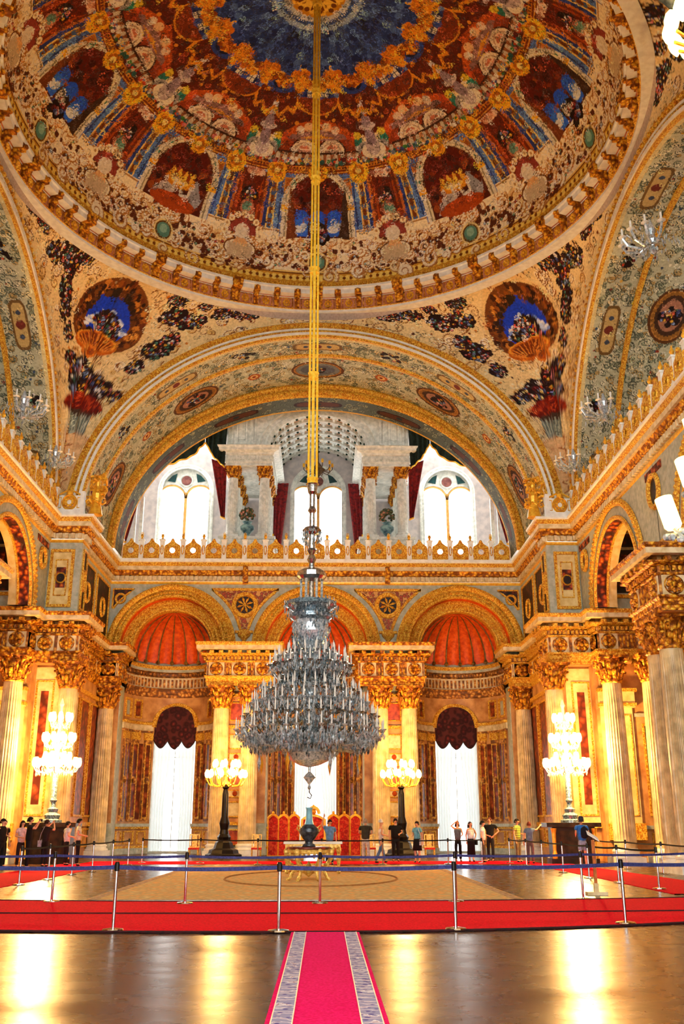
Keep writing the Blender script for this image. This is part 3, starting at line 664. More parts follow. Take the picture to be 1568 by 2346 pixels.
for nm, F, k in (('far_vault', FB, 0), ('right_vault', FR, 1), ('left_vault', FL, 2)):
    cv = barrel_canvas(k)
    rng_t = (0, pi)
    inner_arc(F, nm, E_IN[0], E_IN[1], cv, 0, -SIDEW, 1240 if k == 0 else 900, 200, *rng_t)
    inner_arc(F, nm + '_soffit', E_BK[0], E_BK[1], SC, -SIDEW, -SIDEW - 1.9, 900, 50, *rng_t)
    g = MB(); w = MB()
    bar(g, F, *E_IN, .0, .16, 0, .14); bar(w, F, *E_IN, .13, .27, 0, .2); bar(g, F, *E_IN, .27, .42, 0, .1); bar(w, F, *E_IN, .42, .53, 0, .15); bar(g, F, *E_IN, .53, .9, 0, .08)
    for t in np.linspace(.01, pi - .01, 100): g.ball(F((E_IN[0] + .7) * cos(t), SP + (E_IN[1] + .72) * sin(t), .12), .12, 6, 4)
    for t in np.linspace(.01, pi - .01, 150): g.ball(F((E_IN[0] + .33) * cos(t), SP + (E_IN[1] + .33) * sin(t), .12), .07, 5, 3)
    # rib on the intrados, ring at the back
    P = [[F(r * 1.0 * cos(t) + 0, SP + (r - E_IN[0] + E_IN[1]) * sin(t), d) for r, d in ((E_IN[0], -1.8), (E_IN[0] - .12, -1.82), (E_IN[0] - .12, -2.02), (E_IN[0], -2.05))] for t in np.linspace(0, pi, 80)]; g.grid(P)
    P = [[F((E_BK[0] + (E_IN[0] - E_BK[0]) * q) * cos(t), SP + (E_BK[1] + (E_IN[1] - E_BK[1]) * q) * sin(t), d) for q, d in ((1, -SIDEW + .1), (.85, -SIDEW + .16), (.62, -SIDEW + .05), (.5, -SIDEW + .12), (.1, -SIDEW + .1), (.0, -SIDEW))] for t in np.linspace(0, pi, 90)]; g.grid(P)
    for t in np.linspace(.01, pi - .01, 110): g.ball(F((E_BK[0] + .13) * cos(t), SP + (E_BK[1] + .27) * sin(t), -SIDEW + .14), .13, 6, 4)
    struct(g.build('trim_%d' % (10 + k * 3), goldfine)); struct(w.build('trim_%d' % (11 + k * 3), white))

# pendentives: four curved triangles between the arch faces and the ring
def pend_pts(naz, nt, corner):
    """corner azimuth in degrees; returns positions for az across +-45"""
    P = np.zeros((nt, naz, 3)); half = XF
    for j, da in enumerate(np.linspace(-44.98, 44.98, naz)):
        fa = radians(45 - abs(da)); u = min(half * math.tan(fa), half)
        a_, b_ = E_OUT
        zb = SP + (b_ * sqrt(max(1 - (u / a_) ** 2, 0)) if u < a_ else 0.)
        if u >= a_: zb = SP - .4 * (u - a_)
        az_ = radians(corner + da); rb = half / cos(fa); rt = RR + .02; zt = Z0
        for i, t in enumerate(np.linspace(0, 1, nt)):
            s = t * pi / 2
            r = rb + (rt - rb) * (1 - cos(s)); z = zb + (zt - zb) * sin(s)
            P[i, j] = (r * sin(az_), YC + r * cos(az_), z)
    return P
def pend_canvas(seed):
    random.seed(seed); sg = 1 if seed % 2 else -1
    c = Canvas(-10.5, 10.5, 15, 28, 1050, 650, (246, 218, 156))
    S = lambda u: u * sg
    for q in range(520):
        u, v = random.uniform(-9, 9), random.uniform(18, 27.6); c.scroll(u, v, random.uniform(.12, .34), random.random() * 6, random.choice((-1.3, 1.3)), random.uniform(.025, .05), random.choice(((255, 240, 206), (242, 214, 156), (232, 190, 110))), (140, 84, 36))
    for q in range(200): c.disc(random.uniform(-9, 9), random.uniform(18, 27.6), random.uniform(.03, .07), random.choice(((120, 50, 20), (220, 130, 40), (90, 60, 50))))
    for u, v, R, an, asp in ((-3.9, 27.1, .34, .3, 1.8), (-2.95, 27.1, .4, -.3, 1.5), (-2.6, 26.35, .36, -.9, 1.5), (-2.15, 25.7, .34, -1.2, 1.5), (-1.45, 24.9, .32, 1.4, 1.5), (-2.4, 27.5, .2, 0, 2), (3.25, 26.85, .36, .2, 1.6), (4.15, 26.75, .34, .3, 1.9), (3.05, 25.2, .42, .5, 1.5), (3.5, 25.7, .36, .9, 1.4), (3.0, 27.45, .2, 0, 2.4), (4.4, 27.4, .16, .1, 2), (2.3, 24.2, .3, .8, 1.4),
                             (5.4, 27.25, .24, .2, 2.4), (6.3, 27.25, .2, .1, 2.6), (-5.4, 27.45, .2, -.2, 3), (-6.4, 27.5, .2, 0, 3), (-.2, 23.6, .5, 0, 1.3), (.8, 23.0, .5, -.3, 1.6), (-.9, 23.9, .3, 0, 1.2), (1.6, 22.6, .3, 0, 1.2), (.2, 22.9, .6, 0, 1.5)):
        c.bouquet(S(u), v, R, int(34 * asp), FLC + [(60, 26, 24)] * 3, (38, 20, 22), .2, an * sg, asp)
    x, y = .35 * sg, 26.1
    c.ell(x, y, 2.05, 1.55, (240, 206, 140), 0, None, 2.4); c.ell(x, y, 1.9, 1.42, (120, 66, 26), 0, None, 2.4)
    for q in range(150): a = 2 * pi * q / 150; k = random.uniform(.72, .98); c.disc(x + 1.9 * k * cos(a), y + 1.42 * k * sin(a), random.uniform(.05, .14), random.choice(((150, 80, 26), (206, 130, 46), (70, 34, 16), (110, 50, 20), (46, 24, 16))))
    c.ell(x, y + .05, 1.2, 1.0, (26, 64, 214), 0, None, 2.2)
    for q in range(60): u = random.uniform(-1.1, 1.1); c.ell(x + u, y + .25 - .55 * abs(u) + random.uniform(-.22, .16), random.uniform(.08, .2), random.uniform(.05, .12), random.choice(((236, 240, 248), (190, 210, 244), (130, 164, 236))))
    for q in range(50): a = random.uniform(0, pi); c.disc(x + 1.25 * cos(a), y + 1.0 * sin(a), random.uniform(.06, .17), random.choice(((60, 34, 20), (100, 54, 22), (44, 30, 20))))
    c.bouquet(x - .05, y - .42, .68, 110, FLC, (38, 24, 24), .13, 0, 1.2)
    c.ell(x - .2, y - 1.12, 1.15, .5, (206, 104, 24)); c.ell(x - .2, y - 1.0, 1.1, .36, (246, 170, 50), .9); c.ell(x - .2, y - 1.1, .92, .36, (126, 54, 16))
    for q in range(13): a = pi * q / 12; c.stroke([(x - .2 + .5 * cos(a), y - 1.4 + .1 * sin(a)), (x - .2 + 1.0 * cos(a), y - 1.2 + .42 * sin(a))], .03, (230, 140, 50))
    c.ell(x - .4 * sg, y - 1.6, .42, .3, (226, 130, 40)); c.ell(x - .4 * sg, y - 1.6, .26, .18, (170, 80, 24))
    x = .3 * sg
    c.ell(x, 21.75, .98, .78, (136, 30, 12), 0, 'up'); c.ell(x, 21.75, .98, .28, (110, 22, 12))
    for q in range(90): a = random.uniform(0, pi); k = sqrt(random.random()); c.disc(x + .95 * k * cos(a), 21.7 + .75 * k * sin(a), .05, random.choice(((176, 50, 20), (90, 16, 10), (200, 70, 26))))
    c.poly([(x - .6, 21.5), (x + .6, 21.5), (x + .34, 20.3), (x - .34, 20.3)], (104, 116, 110)); c.ell(x, 21.45, .62, .2, (70, 50, 40))
    for q in range(-3, 4): c.stroke([(x + q * .17, 21.4), (x + q * .09, 20.4)], .03, (170, 176, 156))
    c.mottle(1500, .07, .2, 19, 27.6)
    for v_, w_ in ((20.1, .62), (19.5, .5), (18.9, .44), (18.3, .36), (17.7, .3)): c.ell(x, v_, w_, .32, (238, 196, 140)); c.ell(x, v_, w_, .32, (180, 110, 60), .86)
    return c
for nm, corner, sd in (('far_left', -45, 5), ('far_right', 45, 6), ('near_left', -135, 7), ('near_right', 135, 8)):
    far = sd < 7
    P = pend_pts(520 if far else 260, 240 if far else 100, corner)
    ca = radians(corner); tx, ty = cos(ca), -sin(ca)
    pu = P[..., 0] * tx + (P[..., 1] - YC) * ty
    # unroll: use the azimuth-based arc so the picture is not squeezed
    cv = pend_canvas(sd); cc = cv.sample(pu, P[..., 2])
    # grey band next to the ring
    rr_ = np.hypot(P[..., 0], P[..., 1] - YC)
    dd_ = np.sqrt((rr_ - RR) ** 2 + (P[..., 2] - Z0) ** 2); mband = dd_ < .5; cc[mband] = lin((196, 176, 160))
    struct(gridmesh('wall_pendentive_' + nm, P, cc))
# ================================================================== lower architecture
def FA(u, z, d): return (u, YA - d, z)
def archwall(m, F, u0, u1, zb, z1, c, r, d=0., n=48, rz=None):
    """wall from z = zb up to z1 with a round opening of radius r springing at zb round u = c"""
    rz = rz or r
    th = np.linspace(pi, 0, n + 1); us = [c + r * cos(t) for t in th]; zs = [zb + rz * sin(t) for t in th]
    m.grid([[F(u, z, d) for u, z in zip(us, zs)], [F(u, z1, d) for u in us]])
    if u0 < c - r: m.pbox(F, u0, c - r, zb, z1, d, d)
    if u1 > c + r: m.pbox(F, c + r, u1, zb, z1, d, d)
def arcring(m, F, c, zs, prof, n=56, rz=1.0, ext=0.):
    """archivolt: prof [(radius, d)]"""
    th = list(np.linspace(0, pi, n + 1))
    P = [[F(c + r * cos(t), zs + r * rz * sin(t), d) for r, d in prof] for t in th]
    if ext: P = [[F(c + r, zs - ext, d) for r, d in prof]] + P + [[F(c - r, zs - ext, d) for r, d in prof]]
    m.grid(P)
def annulus_beads(m, F, c, zs, r, n, rb, d, t0=0, t1=pi):
    for t in np.linspace(t0 + .02, t1 - .02, n): m.ball(F(c + r * cos(t), zs + r * sin(t), d), rb, 6, 4)

# ---- floor
fm, nt, bs = newmat('parquet'); L = nt.links.new
tc = nt.nodes.new('ShaderNodeTexCoord'); bk = nt.nodes.new('ShaderNodeTexBrick'); mp = nt.nodes.new('ShaderNodeMapping'); mp.inputs['Rotation'].default_value = (0, 0, radians(45))
L(tc.outputs['Object'], mp.inputs[0]); L(mp.outputs[0], bk.inputs['Vector'])
bk.inputs['Scale'].default_value = 1.6; bk.inputs['Color1'].default_value = rgba((84, 54, 34)); bk.inputs['Color2'].default_value = rgba((50, 33, 24)); bk.inputs['Mortar'].default_value = rgba((26, 18, 14)); bk.inputs['Mortar Size'].default_value = .006
L(bk.outputs['Color'], bs.inputs['Base Color'])
nz = nt.nodes.new('ShaderNodeTexNoise'); nz.inputs['Scale'].default_value = 2.2; nz.inputs['Detail'].default_value = 5; L(tc.outputs['Object'], nz.inputs['Vector'])
mr = nt.nodes.new('ShaderNodeMapRange'); mr.inputs['To Min'].default_value = .2; mr.inputs['To Max'].default_value = .34; L(nz.outputs['Fac'], mr.inputs[0]); L(mr.outputs[0], bs.inputs['Roughness'])
bs.inputs['Specular IOR Level'].default_value = .42
bp = nt.nodes.new('ShaderNodeBump'); bp.inputs['Strength'].default_value = .25; bp.inputs['Distance'].default_value = .02; L(nz.outputs['Fac'], bp.inputs['Height']); L(bp.outputs[0], bs.inputs['Normal'])
m = MB(); m.box(-24, 24, -6, 62, -.2, 0); struct(m.build('floor', fm))

# ---- gallery-level cornice, one continuous moulding round the hall
gpath = [(XF, 6), (XF, 44.7), (11.3, 44.7), (11.3, 45.9), (11.7, 45.9), (11.7, YA), (-11.7, YA), (-11.7, 45.9), (-11.3, 45.9), (-11.3, 44.7), (-XF, 44.7), (-XF, 6)]
def tr(no, path, prof, m_, extra=None):
    g = MB(); g.plan(path, prof)
    if extra: extra(g)
    return struct(g.build('trim_%d' % no, m_))
tr(20, gpath, [(.0, 14.55), (.04, 14.6), (.04, 14.7), (.0, 14.72)], goldplain)
tr(21, gpath, [(.02, 14.72), (.02, 15.02)], creamst, lambda g: g.planboxes(gpath, .02, .16, 14.75, 15.0, .26, .6))
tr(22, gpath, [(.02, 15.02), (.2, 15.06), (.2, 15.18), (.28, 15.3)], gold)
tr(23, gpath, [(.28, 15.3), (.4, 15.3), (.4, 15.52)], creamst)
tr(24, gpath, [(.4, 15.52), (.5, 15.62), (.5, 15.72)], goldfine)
tr(25, gpath, [(.5, 15.72), (.56, 15.76), (.56, ZG), (-.6, ZG)], white)
g = MB()
for x in (-4.05, 4.05):
    g.pbox(FA, x - .14, x + .14, 14.6, 15.5, 0, .5); g.ball(FA(x, 15.2, .5), .16)
struct(g.build('trim_26', gold))

# ---- arcade wall with three deep shell niches
w = MB()
for k in (-1, 0, 1): archwall(w, FA, k * PX - PX / 2 if k > -1 else -11.7, k * PX + PX / 2 if k < 1 else 11.7, ZE, 14.6, k * PX, 2.88)
# piers down to the floor
for a, b in ((-11.7, -10.7), (-5.5, -2.6), (2.6, 5.5), (10.7, 11.7)): w.pbox(FA, a, b, 0, ZE, -.9, 0)
struct(w.build('wall_back', stone))
w = MB()
for a, b in ((-11.7, -10.7), (-5.5, -2.6), (2.6, 5.5), (10.7, 11.7)): w.pbox(FA, a + .06, b - .06, 1.6, 8.5, 0, .03)
struct(w.build('wall_back_facing', wallpaint))
g1, g2, g3, wl, rd = MB(), MB(), MB(), MB(), MB()
for k in (-1, 0, 1):
    c = k * PX
    arcring(g1, FA, c, ZE, [(3.62, .0), (3.62, .16), (3.45, .2), (3.3, .1), (3.3, .02)])
    arcring(g1, FA, c, ZE, [(3.02, .02), (3.02, .14), (2.92, .16), (2.88, .1), (2.88, -.08)])
    arcring(g2, FA, c, ZE, [(3.3, .04), (3.02, .04)])
    annulus_beads(g1, FA, c, ZE, 3.16, 60, .1, .08); annulus_beads(g1, FA, c, ZE, 3.52, 70, .07, .2)
    arcring(rd, FA, c, ZE, [(2.88, -.08), (2.86, -.5)], ext=.5)
    arcring(g2, FA, c, ZE, [(2.88, -.5), (2.72, -.42), (2.66, -.5), (2.34, -.5), (2.3, -.42), (2.2, -.42), (2.2, -.9)], ext=.5)
    annulus_beads(g1, FA, c, ZE, 2.5, 44, .09, -.46)
struct(g1.build('trim_30', goldfine)); struct(g2.build('trim_31', goldfine)); struct(rd.build('trim_32', shellmat))
# spandrels: red triangles with a roundel and a drop
g, r_, dk = MB(), MB(), MB()
def spandrel(F, cx, mir=0, half=None):
    """curved triangle between two arches of radius 3.9 centred cx-4.05 / cx+4.05"""
    R = 3.98; top = 14.25; pts = []
    def xr(z): return PX / 2 - sqrt(max(R * R - (z - ZE) ** 2, 0))
    zs = np.linspace(11.9, top, 14)
    Lp = [(cx - max(xr(z), .1) , z) for z in zs]; Rp = [(cx + max(xr(z), .1), z) for z in zs]
    if half == 'l': Lp = [(cx, z) for z in zs]
    if half == 'r': Rp = [(cx, z) for z in zs]
    r_.grid([[F(a[0] + .1, a[1], .04), F(b[0] - .1, b[1], .04)] for a, b in zip(Lp, Rp)])
    loop = Lp + Rp[::-1]
    g.curve(F, loop[::-1], [(-.09, .02), (-.07, .1), (.07, .1), (.09, .02)], True)
for x in (-4.05, 4.05):
    spandrel(FA, x)
    P = [(x + .62 * cos(t), 13.35 + .62 * sin(t)) for t in np.linspace(0, 2 * pi, 33)[:-1]]
    g.curve(FA, P, [(-.14, .05), (-.1, .18), (.1, .18), (.14, .05)], True)
    dk.lathe([(.02, 0), (.5, .0)], (0, 0, 0), 4) if False else None
    dk.grid([[FA(x + r0 * cos(t), 13.35 + r0 * sin(t), .06) for t in np.linspace(0, 2 * pi, 33)] for r0 in (.01, .52)])
    for q in range(8):
        t = q * pi / 4 + .3
        g.tube([FA(x + .1 * cos(t), 13.35 + .1 * sin(t), .1), FA(x + .32 * cos(t), 13.35 + .32 * sin(t), .16), FA(x + .46 * cos(t), 13.35 + .46 * sin(t), .08)], [.03, .08, .02], 5)
    g.ball(FA(x, 13.35, .14), .1)
    g.pbox(FA, x - .5, x + .5, 11.72, 11.86, 0, .22); g.lathe([(.38, .0), (.34, -.15), (.16, -.34), (.08, -.46), (.02, -.6)], FA(x, 11.72, .05), 12)
for sx in (-1, 1):
    x = sx * 11.55
    zs = np.linspace(11.8, 14.25, 12)
    Lp = [(sx * (PX + sqrt(max(3.98 ** 2 - (z - ZE) ** 2, 0)) * 1.0 + .08) if z - ZE < 3.98 else sx * PX, z) for z in zs]
    Lp = [(sx * min(abs(a), 11.5), z) for a, z in Lp if abs(a) < 11.5]
    if len(Lp) > 1:
        dk.grid([[FA(a, z, .03), FA(sx * 11.52, z, .03)] for a, z in Lp])
        loop = Lp + [(sx * 11.52, Lp[-1][1]), (sx * 11.52, Lp[0][1])]
        g.curve(FA, loop, [(-.06, .02), (-.04, .1), (.04, .1), (.06, .02)], True)
    P = [(sx * 11.1 + .26 * cos(t), 13.7 + .26 * sin(t)) for t in np.linspace(0, 2 * pi, 25)[:-1]]
    g.curve(FA, P, [(-.07, .04), (-.04, .14), (.04, .14), (.07, .04)], True)
struct(g.build('trim_33', goldfine)); struct(r_.build('trim_34', ornmat('red_spandrel', [(206, 96, 70), (170, 70, 46), (110, 60, 40), (214, 160, 90)], 7, .6, 0, .3))); struct(dk.build('trim_35', darkpanel))

# niches
RN = 2.6; YN = YA + .9
def niche_map(cx):
    def F(u, z, d):
        a = u / RN; return (cx + (RN - d) * sin(a), YN + (RN - d) * cos(a), z)
    return F
HB = RN * pi / 2; UW = RN * math.asin(1.19 / RN); WS = 6.85
shell = MB(); bandm, fr, wpn, cr, wh, wbase = MB(), MB(), MB(), MB(), MB(), MB()
for k in (-1, 0, 1):
    cx = k * PX; F = niche_map(cx)
    # wall: sides and over the window
    wpn.pbox(F, -HB, -UW, 0, 8.6, 0, 0, 14); wpn.pbox(F, UW, HB, 0, 8.6, 0, 0, 14)
    us = [UW * cos(t) for t in np.linspace(pi, 0, 25)]; zs = [WS + 1.19 * sin(t) for t in np.linspace(pi, 0, 25)]
    wpn.grid([[F(u, z, 0) for u, z in zip(us, zs)], [F(u, 8.6, 0) for u in us]])
    # window reveal and surround
    wbase.grid([[F(u, z, d) for u, z in [(-UW, 0)] + list(zip(us, zs)) + [(UW, 0)]] for d in (0, -.25)])
    fr.curve(F, [(UW * 1.08 * cos(t), WS + 1.28 * sin(t)) for t in np.linspace(0, pi, 25)], [(-.12, .0), (-.12, .12), (.05, .16), (.16, .1), (.16, .0)])
    for sg in (-1, 1):
        def U(a): return sg * a
        def bx(mm, a, b, z0, z1, d0, d1, n=4): mm.pbox(F, sg * a, sg * b, z0, z1, d0, d1, n)
        # dado
        bx(wh, UW + .05, HB, .0, .3, 0, .16); bx(fr, UW + .05, HB, .3, .42, 0, .1); bx(fr, UW + .05, HB, 1.3, 1.42, 0, .14); bx(wh, UW + .05, HB, 1.42, 1.58, 0, .22)
        for a, b in ((UW + .2, UW + .75), (UW + .95, UW + 1.75), (UW + 1.95, HB - .15)):
            fr.frame(F, sg * a, sg * b, .5, 1.2, .07 * 1, 0, .06, 2) if sg > 0 else fr.frame(F, -b, -a, .5, 1.2, .07, 0, .06, 2)
        # pilaster strips with panels
        for a, b in ((UW + .15, UW + .62), (UW + 1.0, UW + 1.55), (UW + 1.95, UW + 2.45)):
            b = min(b, HB - .02)
            lo, hi = sorted((sg * a, sg * b))
            bandm.pbox(F, lo, hi, 1.7, 6.1, 0, .1, 2); wl.pbox(F, lo + .1, hi - .1, 1.95, 3.7, .1, .11, 2); wl.pbox(F, lo + .1, hi - .1, 4.1, 5.8, .1, .11, 2); fr.frame(F, lo + .06, hi - .06, 1.85, 5.9, .05, .1, .13, 2)
            fr.pbox(F, lo - .05, hi + .05, 6.1, 6.5, 0, .15, 2); bandm.ball(F((lo + hi) / 2, 3.9, .12), .16)
        for a, b in ((UW + .66, UW + .96), (UW + 1.6, UW + 1.9)):
            lo, hi = sorted((sg * a, sg * b)); wl.pbox(F, lo, hi, 1.8, 5.9, 0, .02, 2)
        lo, hi = sorted((sg * (UW + .12), sg * HB))
        bandm.pbox(F, lo, hi, 6.5, 6.62, 0, .16, 8); cr.pbox(F, lo, hi, 6.62, 6.95, 0, .1, 8); fr.pbox(F, lo, hi, 6.95, 7.1, 0, .24, 8)
        lo, hi = sorted((sg * (UW + .9), sg * (UW + 1.5)))
        fr.frame(F, lo, hi, 7.3, 8.35, .08, 0, .08, 2); wl.pbox(F, lo + .12, hi - .12, 7.42, 8.22, 0, .03, 2)
        lo, hi = sorted((sg * (UW + 1.75), sg * (UW + 2.5)))
        fr.frame(F, lo, hi, 7.3, 8.35, .08, 0, .08, 2); wh.pbox(F, lo + .2, hi - .2, 7.45, 8.2, 0, .03, 2)
    # entablature inside the niche
    def ring(mm, prof): mm.grid([[F(u, z, d) for u in np.linspace(-HB, HB, 40)] for d, z in prof])
    ring(bandm, [(0, 8.55), (.06, 8.6), (.06, 8.75), (.12, 8.8), (.12, 8.95), (.2, 9.05), (.1, 9.06), (.06, 9.08)])
    ring(cr, [(.05, 9.06), (.05, 9.7)])
    for q in range(34):
        u = -HB + 2 * HB * (q + .5) / 34
        bandm.pbox(F, u - .06, u + .06, 9.14, 9.6, .05, .1); bandm.pbox(F, u - .07, u + .07, 9.78, 9.93, .05, .18)
    ring(bandm, [(.05, 9.7), (.14, 9.74), (.05, 9.76), (.05, 9.96), (.24, 10.0)]); ring(wh, [(.24, 10.0), (.24, 10.16)]); ring(fr, [(.24, 10.16), (.34, 10.28), (.34, 10.36), (.0, 10.38)])
    wbase.grid([[(cx - (RN + .15) * cos(th) * cos(ph), YN + (RN + .15) * cos(th) * sin(ph), 10.3 + (3.1 * sin(th))) for ph in np.linspace(-.02, pi + .02, 30)] for th in np.linspace(0, pi / 2, 12)])  # hidden backing surfaces added to block light leaking past the shell
    wbase.grid([[F(u, z, -.04) for u in np.linspace(-HB - .1, HB + .1, 30)] for z in (8.4, 10.5)])
    wbase.grid([[FA(cx + r0 * cos(t), ZE + r0 * sin(t), -.86) for t in np.linspace(-.25, pi + .25, 40)] for r0 in (2.25, 3.0)])
    # fluted shell half-dome, scalloped at the foot
    nph, nth = 145, 22; P = []
    for i in range(nth):
        th = (pi / 2) * i / (nth - 1); row = []
        for j in range(nph):
            ph = pi * j / (nph - 1); fl = abs(sin(ph * 9)); rr = RN * (1 - .085 * (1 - fl) * (cos(th) ** .6 if th < pi / 2 - .01 else 0)) * 1.0
            row.append((cx - rr * cos(th) * cos(ph), YN - .0 + rr * cos(th) * sin(ph), 10.45 + .12 * (1 - fl) * cos(th) + (2.62 * sin(th))))
        P.append(row)
    shell.grid(P)
    g = MB()
    ring(wh, [(.02, 10.36), (.1, 10.5), (-.05, 10.6)])
struct(wpn.build('wall_niches', wallpaint)); struct(wbase.build('wall_niche_reveals_leak_backing', ochre)); struct(shell.build('wall_niche_shells', shellmat, smooth=False))
# gilt ribs between the flutes of each shell
g = MB()
for k in (-1, 0, 1):
    for q in range(10):
        ph = pi * q / 9; pts = []
        for th in np.linspace(0, pi / 2 * .97, 9): pts.append((k * PX - (RN * .905) * cos(th) * cos(ph), YN + RN * .905 * cos(th) * sin(ph), 10.55 + 2.56 * sin(th)))
        if 0 < q < 9: g.tube(pts, [.05, .05, .045, .04, .035, .03, .03, .02, .02], 5)
        g.ball(pts[0], .13, 6, 4)
struct(g.build('trim_36', MATS['dark_gold'] if 'dark_gold' in MATS else pmat('dark_gold', (150, 110, 40), (90, 60, 24), 6, .5)))
struct(bandm.build('trim_37', ochre)); struct(fr.build('trim_38', goldfine)); struct(wl.build('trim_39', panelred)); struct(cr.build('trim_40', creamst)); struct(wh.build('trim_41', stone))

# ---- lower entablatures
def entab(no, path, rosettes=True, z=ZE, dz=0.):
    o = z - 10.9
    a = MB(); a.plan(path, [(-.1, 8.62 + o), (0, 8.62 + o), (0, 8.8 + o), (.05, 8.82 + o), (.05, 9.0 + o), (.14, 9.06 + o), (.14, 9.14 + o)])
    a.plan(path, [(.02, 9.86 + o), (.08, 9.9 + o), (.08, 9.96 + o)]); a.planboxes(path, .05, .2, 10.0 + o, 10.16 + o, .2, .55)
    a.plan(path, [(.04, 10.18 + o), (.3, 10.28 + o), (.3, 10.34 + o)]); a.planboxes(path, .04, .42, 10.3 + o, 10.46 + o, .5, .45)
    a.plan(path, [(.56, 10.72 + o), (.62, 10.8 + o), (.62, ZE + o)])
    A = struct(a.build('trim_%d' % no, gold if no % 2 else goldfine))
    b = MB(); b.plan(path, [(0, 9.14 + o), (0, 9.88 + o), (.02, 9.96 + o), (.04, 10.2 + o)]); struct(b.build('trim_%d' % (no + 1), ochre))
    c = MB(); c.plan(path, [(.3, 10.5 + o), (.56, 10.52 + o), (.56, 10.72 + o)]); c.plan(path, [(.62, ZE + o), (-.8, ZE + .02 + o)])
    d = MB()
    for p, q in zip(path[:-1], path[1:]):
        p = Vector(p); q = Vector(q); Ln = (q - p).length; t = (q - p) / Ln; n = Vector((-t.y, t.x))
        if Ln < .9: continue
        kk = max(2, round(Ln / 2.2) + 1); 
        for i in range(kk):
            s_ = .5 + (Ln - 1.) * i / (kk - 1)
            def F(u, z, dd, s_=s_): 
                v = p + t * (s_ + u) + n * dd; return (v.x, v.y, z + o)
            c.pbox(F, -.42, .42, 9.16, 9.86, 0, .04)
            for e in range(8): ta = e * pi / 4; d.ball(F(.2 * cos(ta), 9.51 + .2 * sin(ta), .08), .11, 6, 4)
            d.ball(F(0, 9.51, .12), .11, 6, 4); d.curve(F, [(.33 * cos(x), 9.51 + .33 * sin(x)) for x in np.linspace(0, 2 * pi, 21)[:-1]], [(-.03, .04), (0, .09), (.03, .04)], True)
        n_ = int(Ln / .16)
        for i in range(n_):
            s_ = Ln * (i + .5) / n_
            if min(abs(s_ - (.5 + (Ln - 1.) * e / (kk - 1))) for e in range(kk)) < .5: continue
            def F(u, z, dd, s_=s_): v = p + t * (s_ + u) + n * dd; return (v.x, v.y, z + o)
            d.pbox(F, -.04, .04, 9.2, 9.8, 0, .05)
    struct(c.build('trim_%d' % (no + 2), creamst)); struct(d.build('trim_%d' % (no + 3), gold))
no = 50
for sx in (-1, 1):
    x0, x1 = sorted((sx * 2.35, sx * 5.85))
    entab(no, [(x1, 54.), (x1, 51.6), (x0, 51.6), (x0, 54.)]); no += 5
    f = lambda pts: pts if sx > 0 else [(-x, y) for x, y in pts][::-1]
    entab(no, f([(21, 43.0), (XF + .1, 43.0), (XF + .1, 44.0), (10.95, 44.0), (10.95, 45.9), (11.7, 45.9), (11.7, 51.9), (10.75, 51.9), (10.75, 54.0)][::1])) ; no += 5
    entab(no, f([(21, 32.2), (12.15, 32.2), (12.15, 35.3), (21, 35.3)])); no += 5

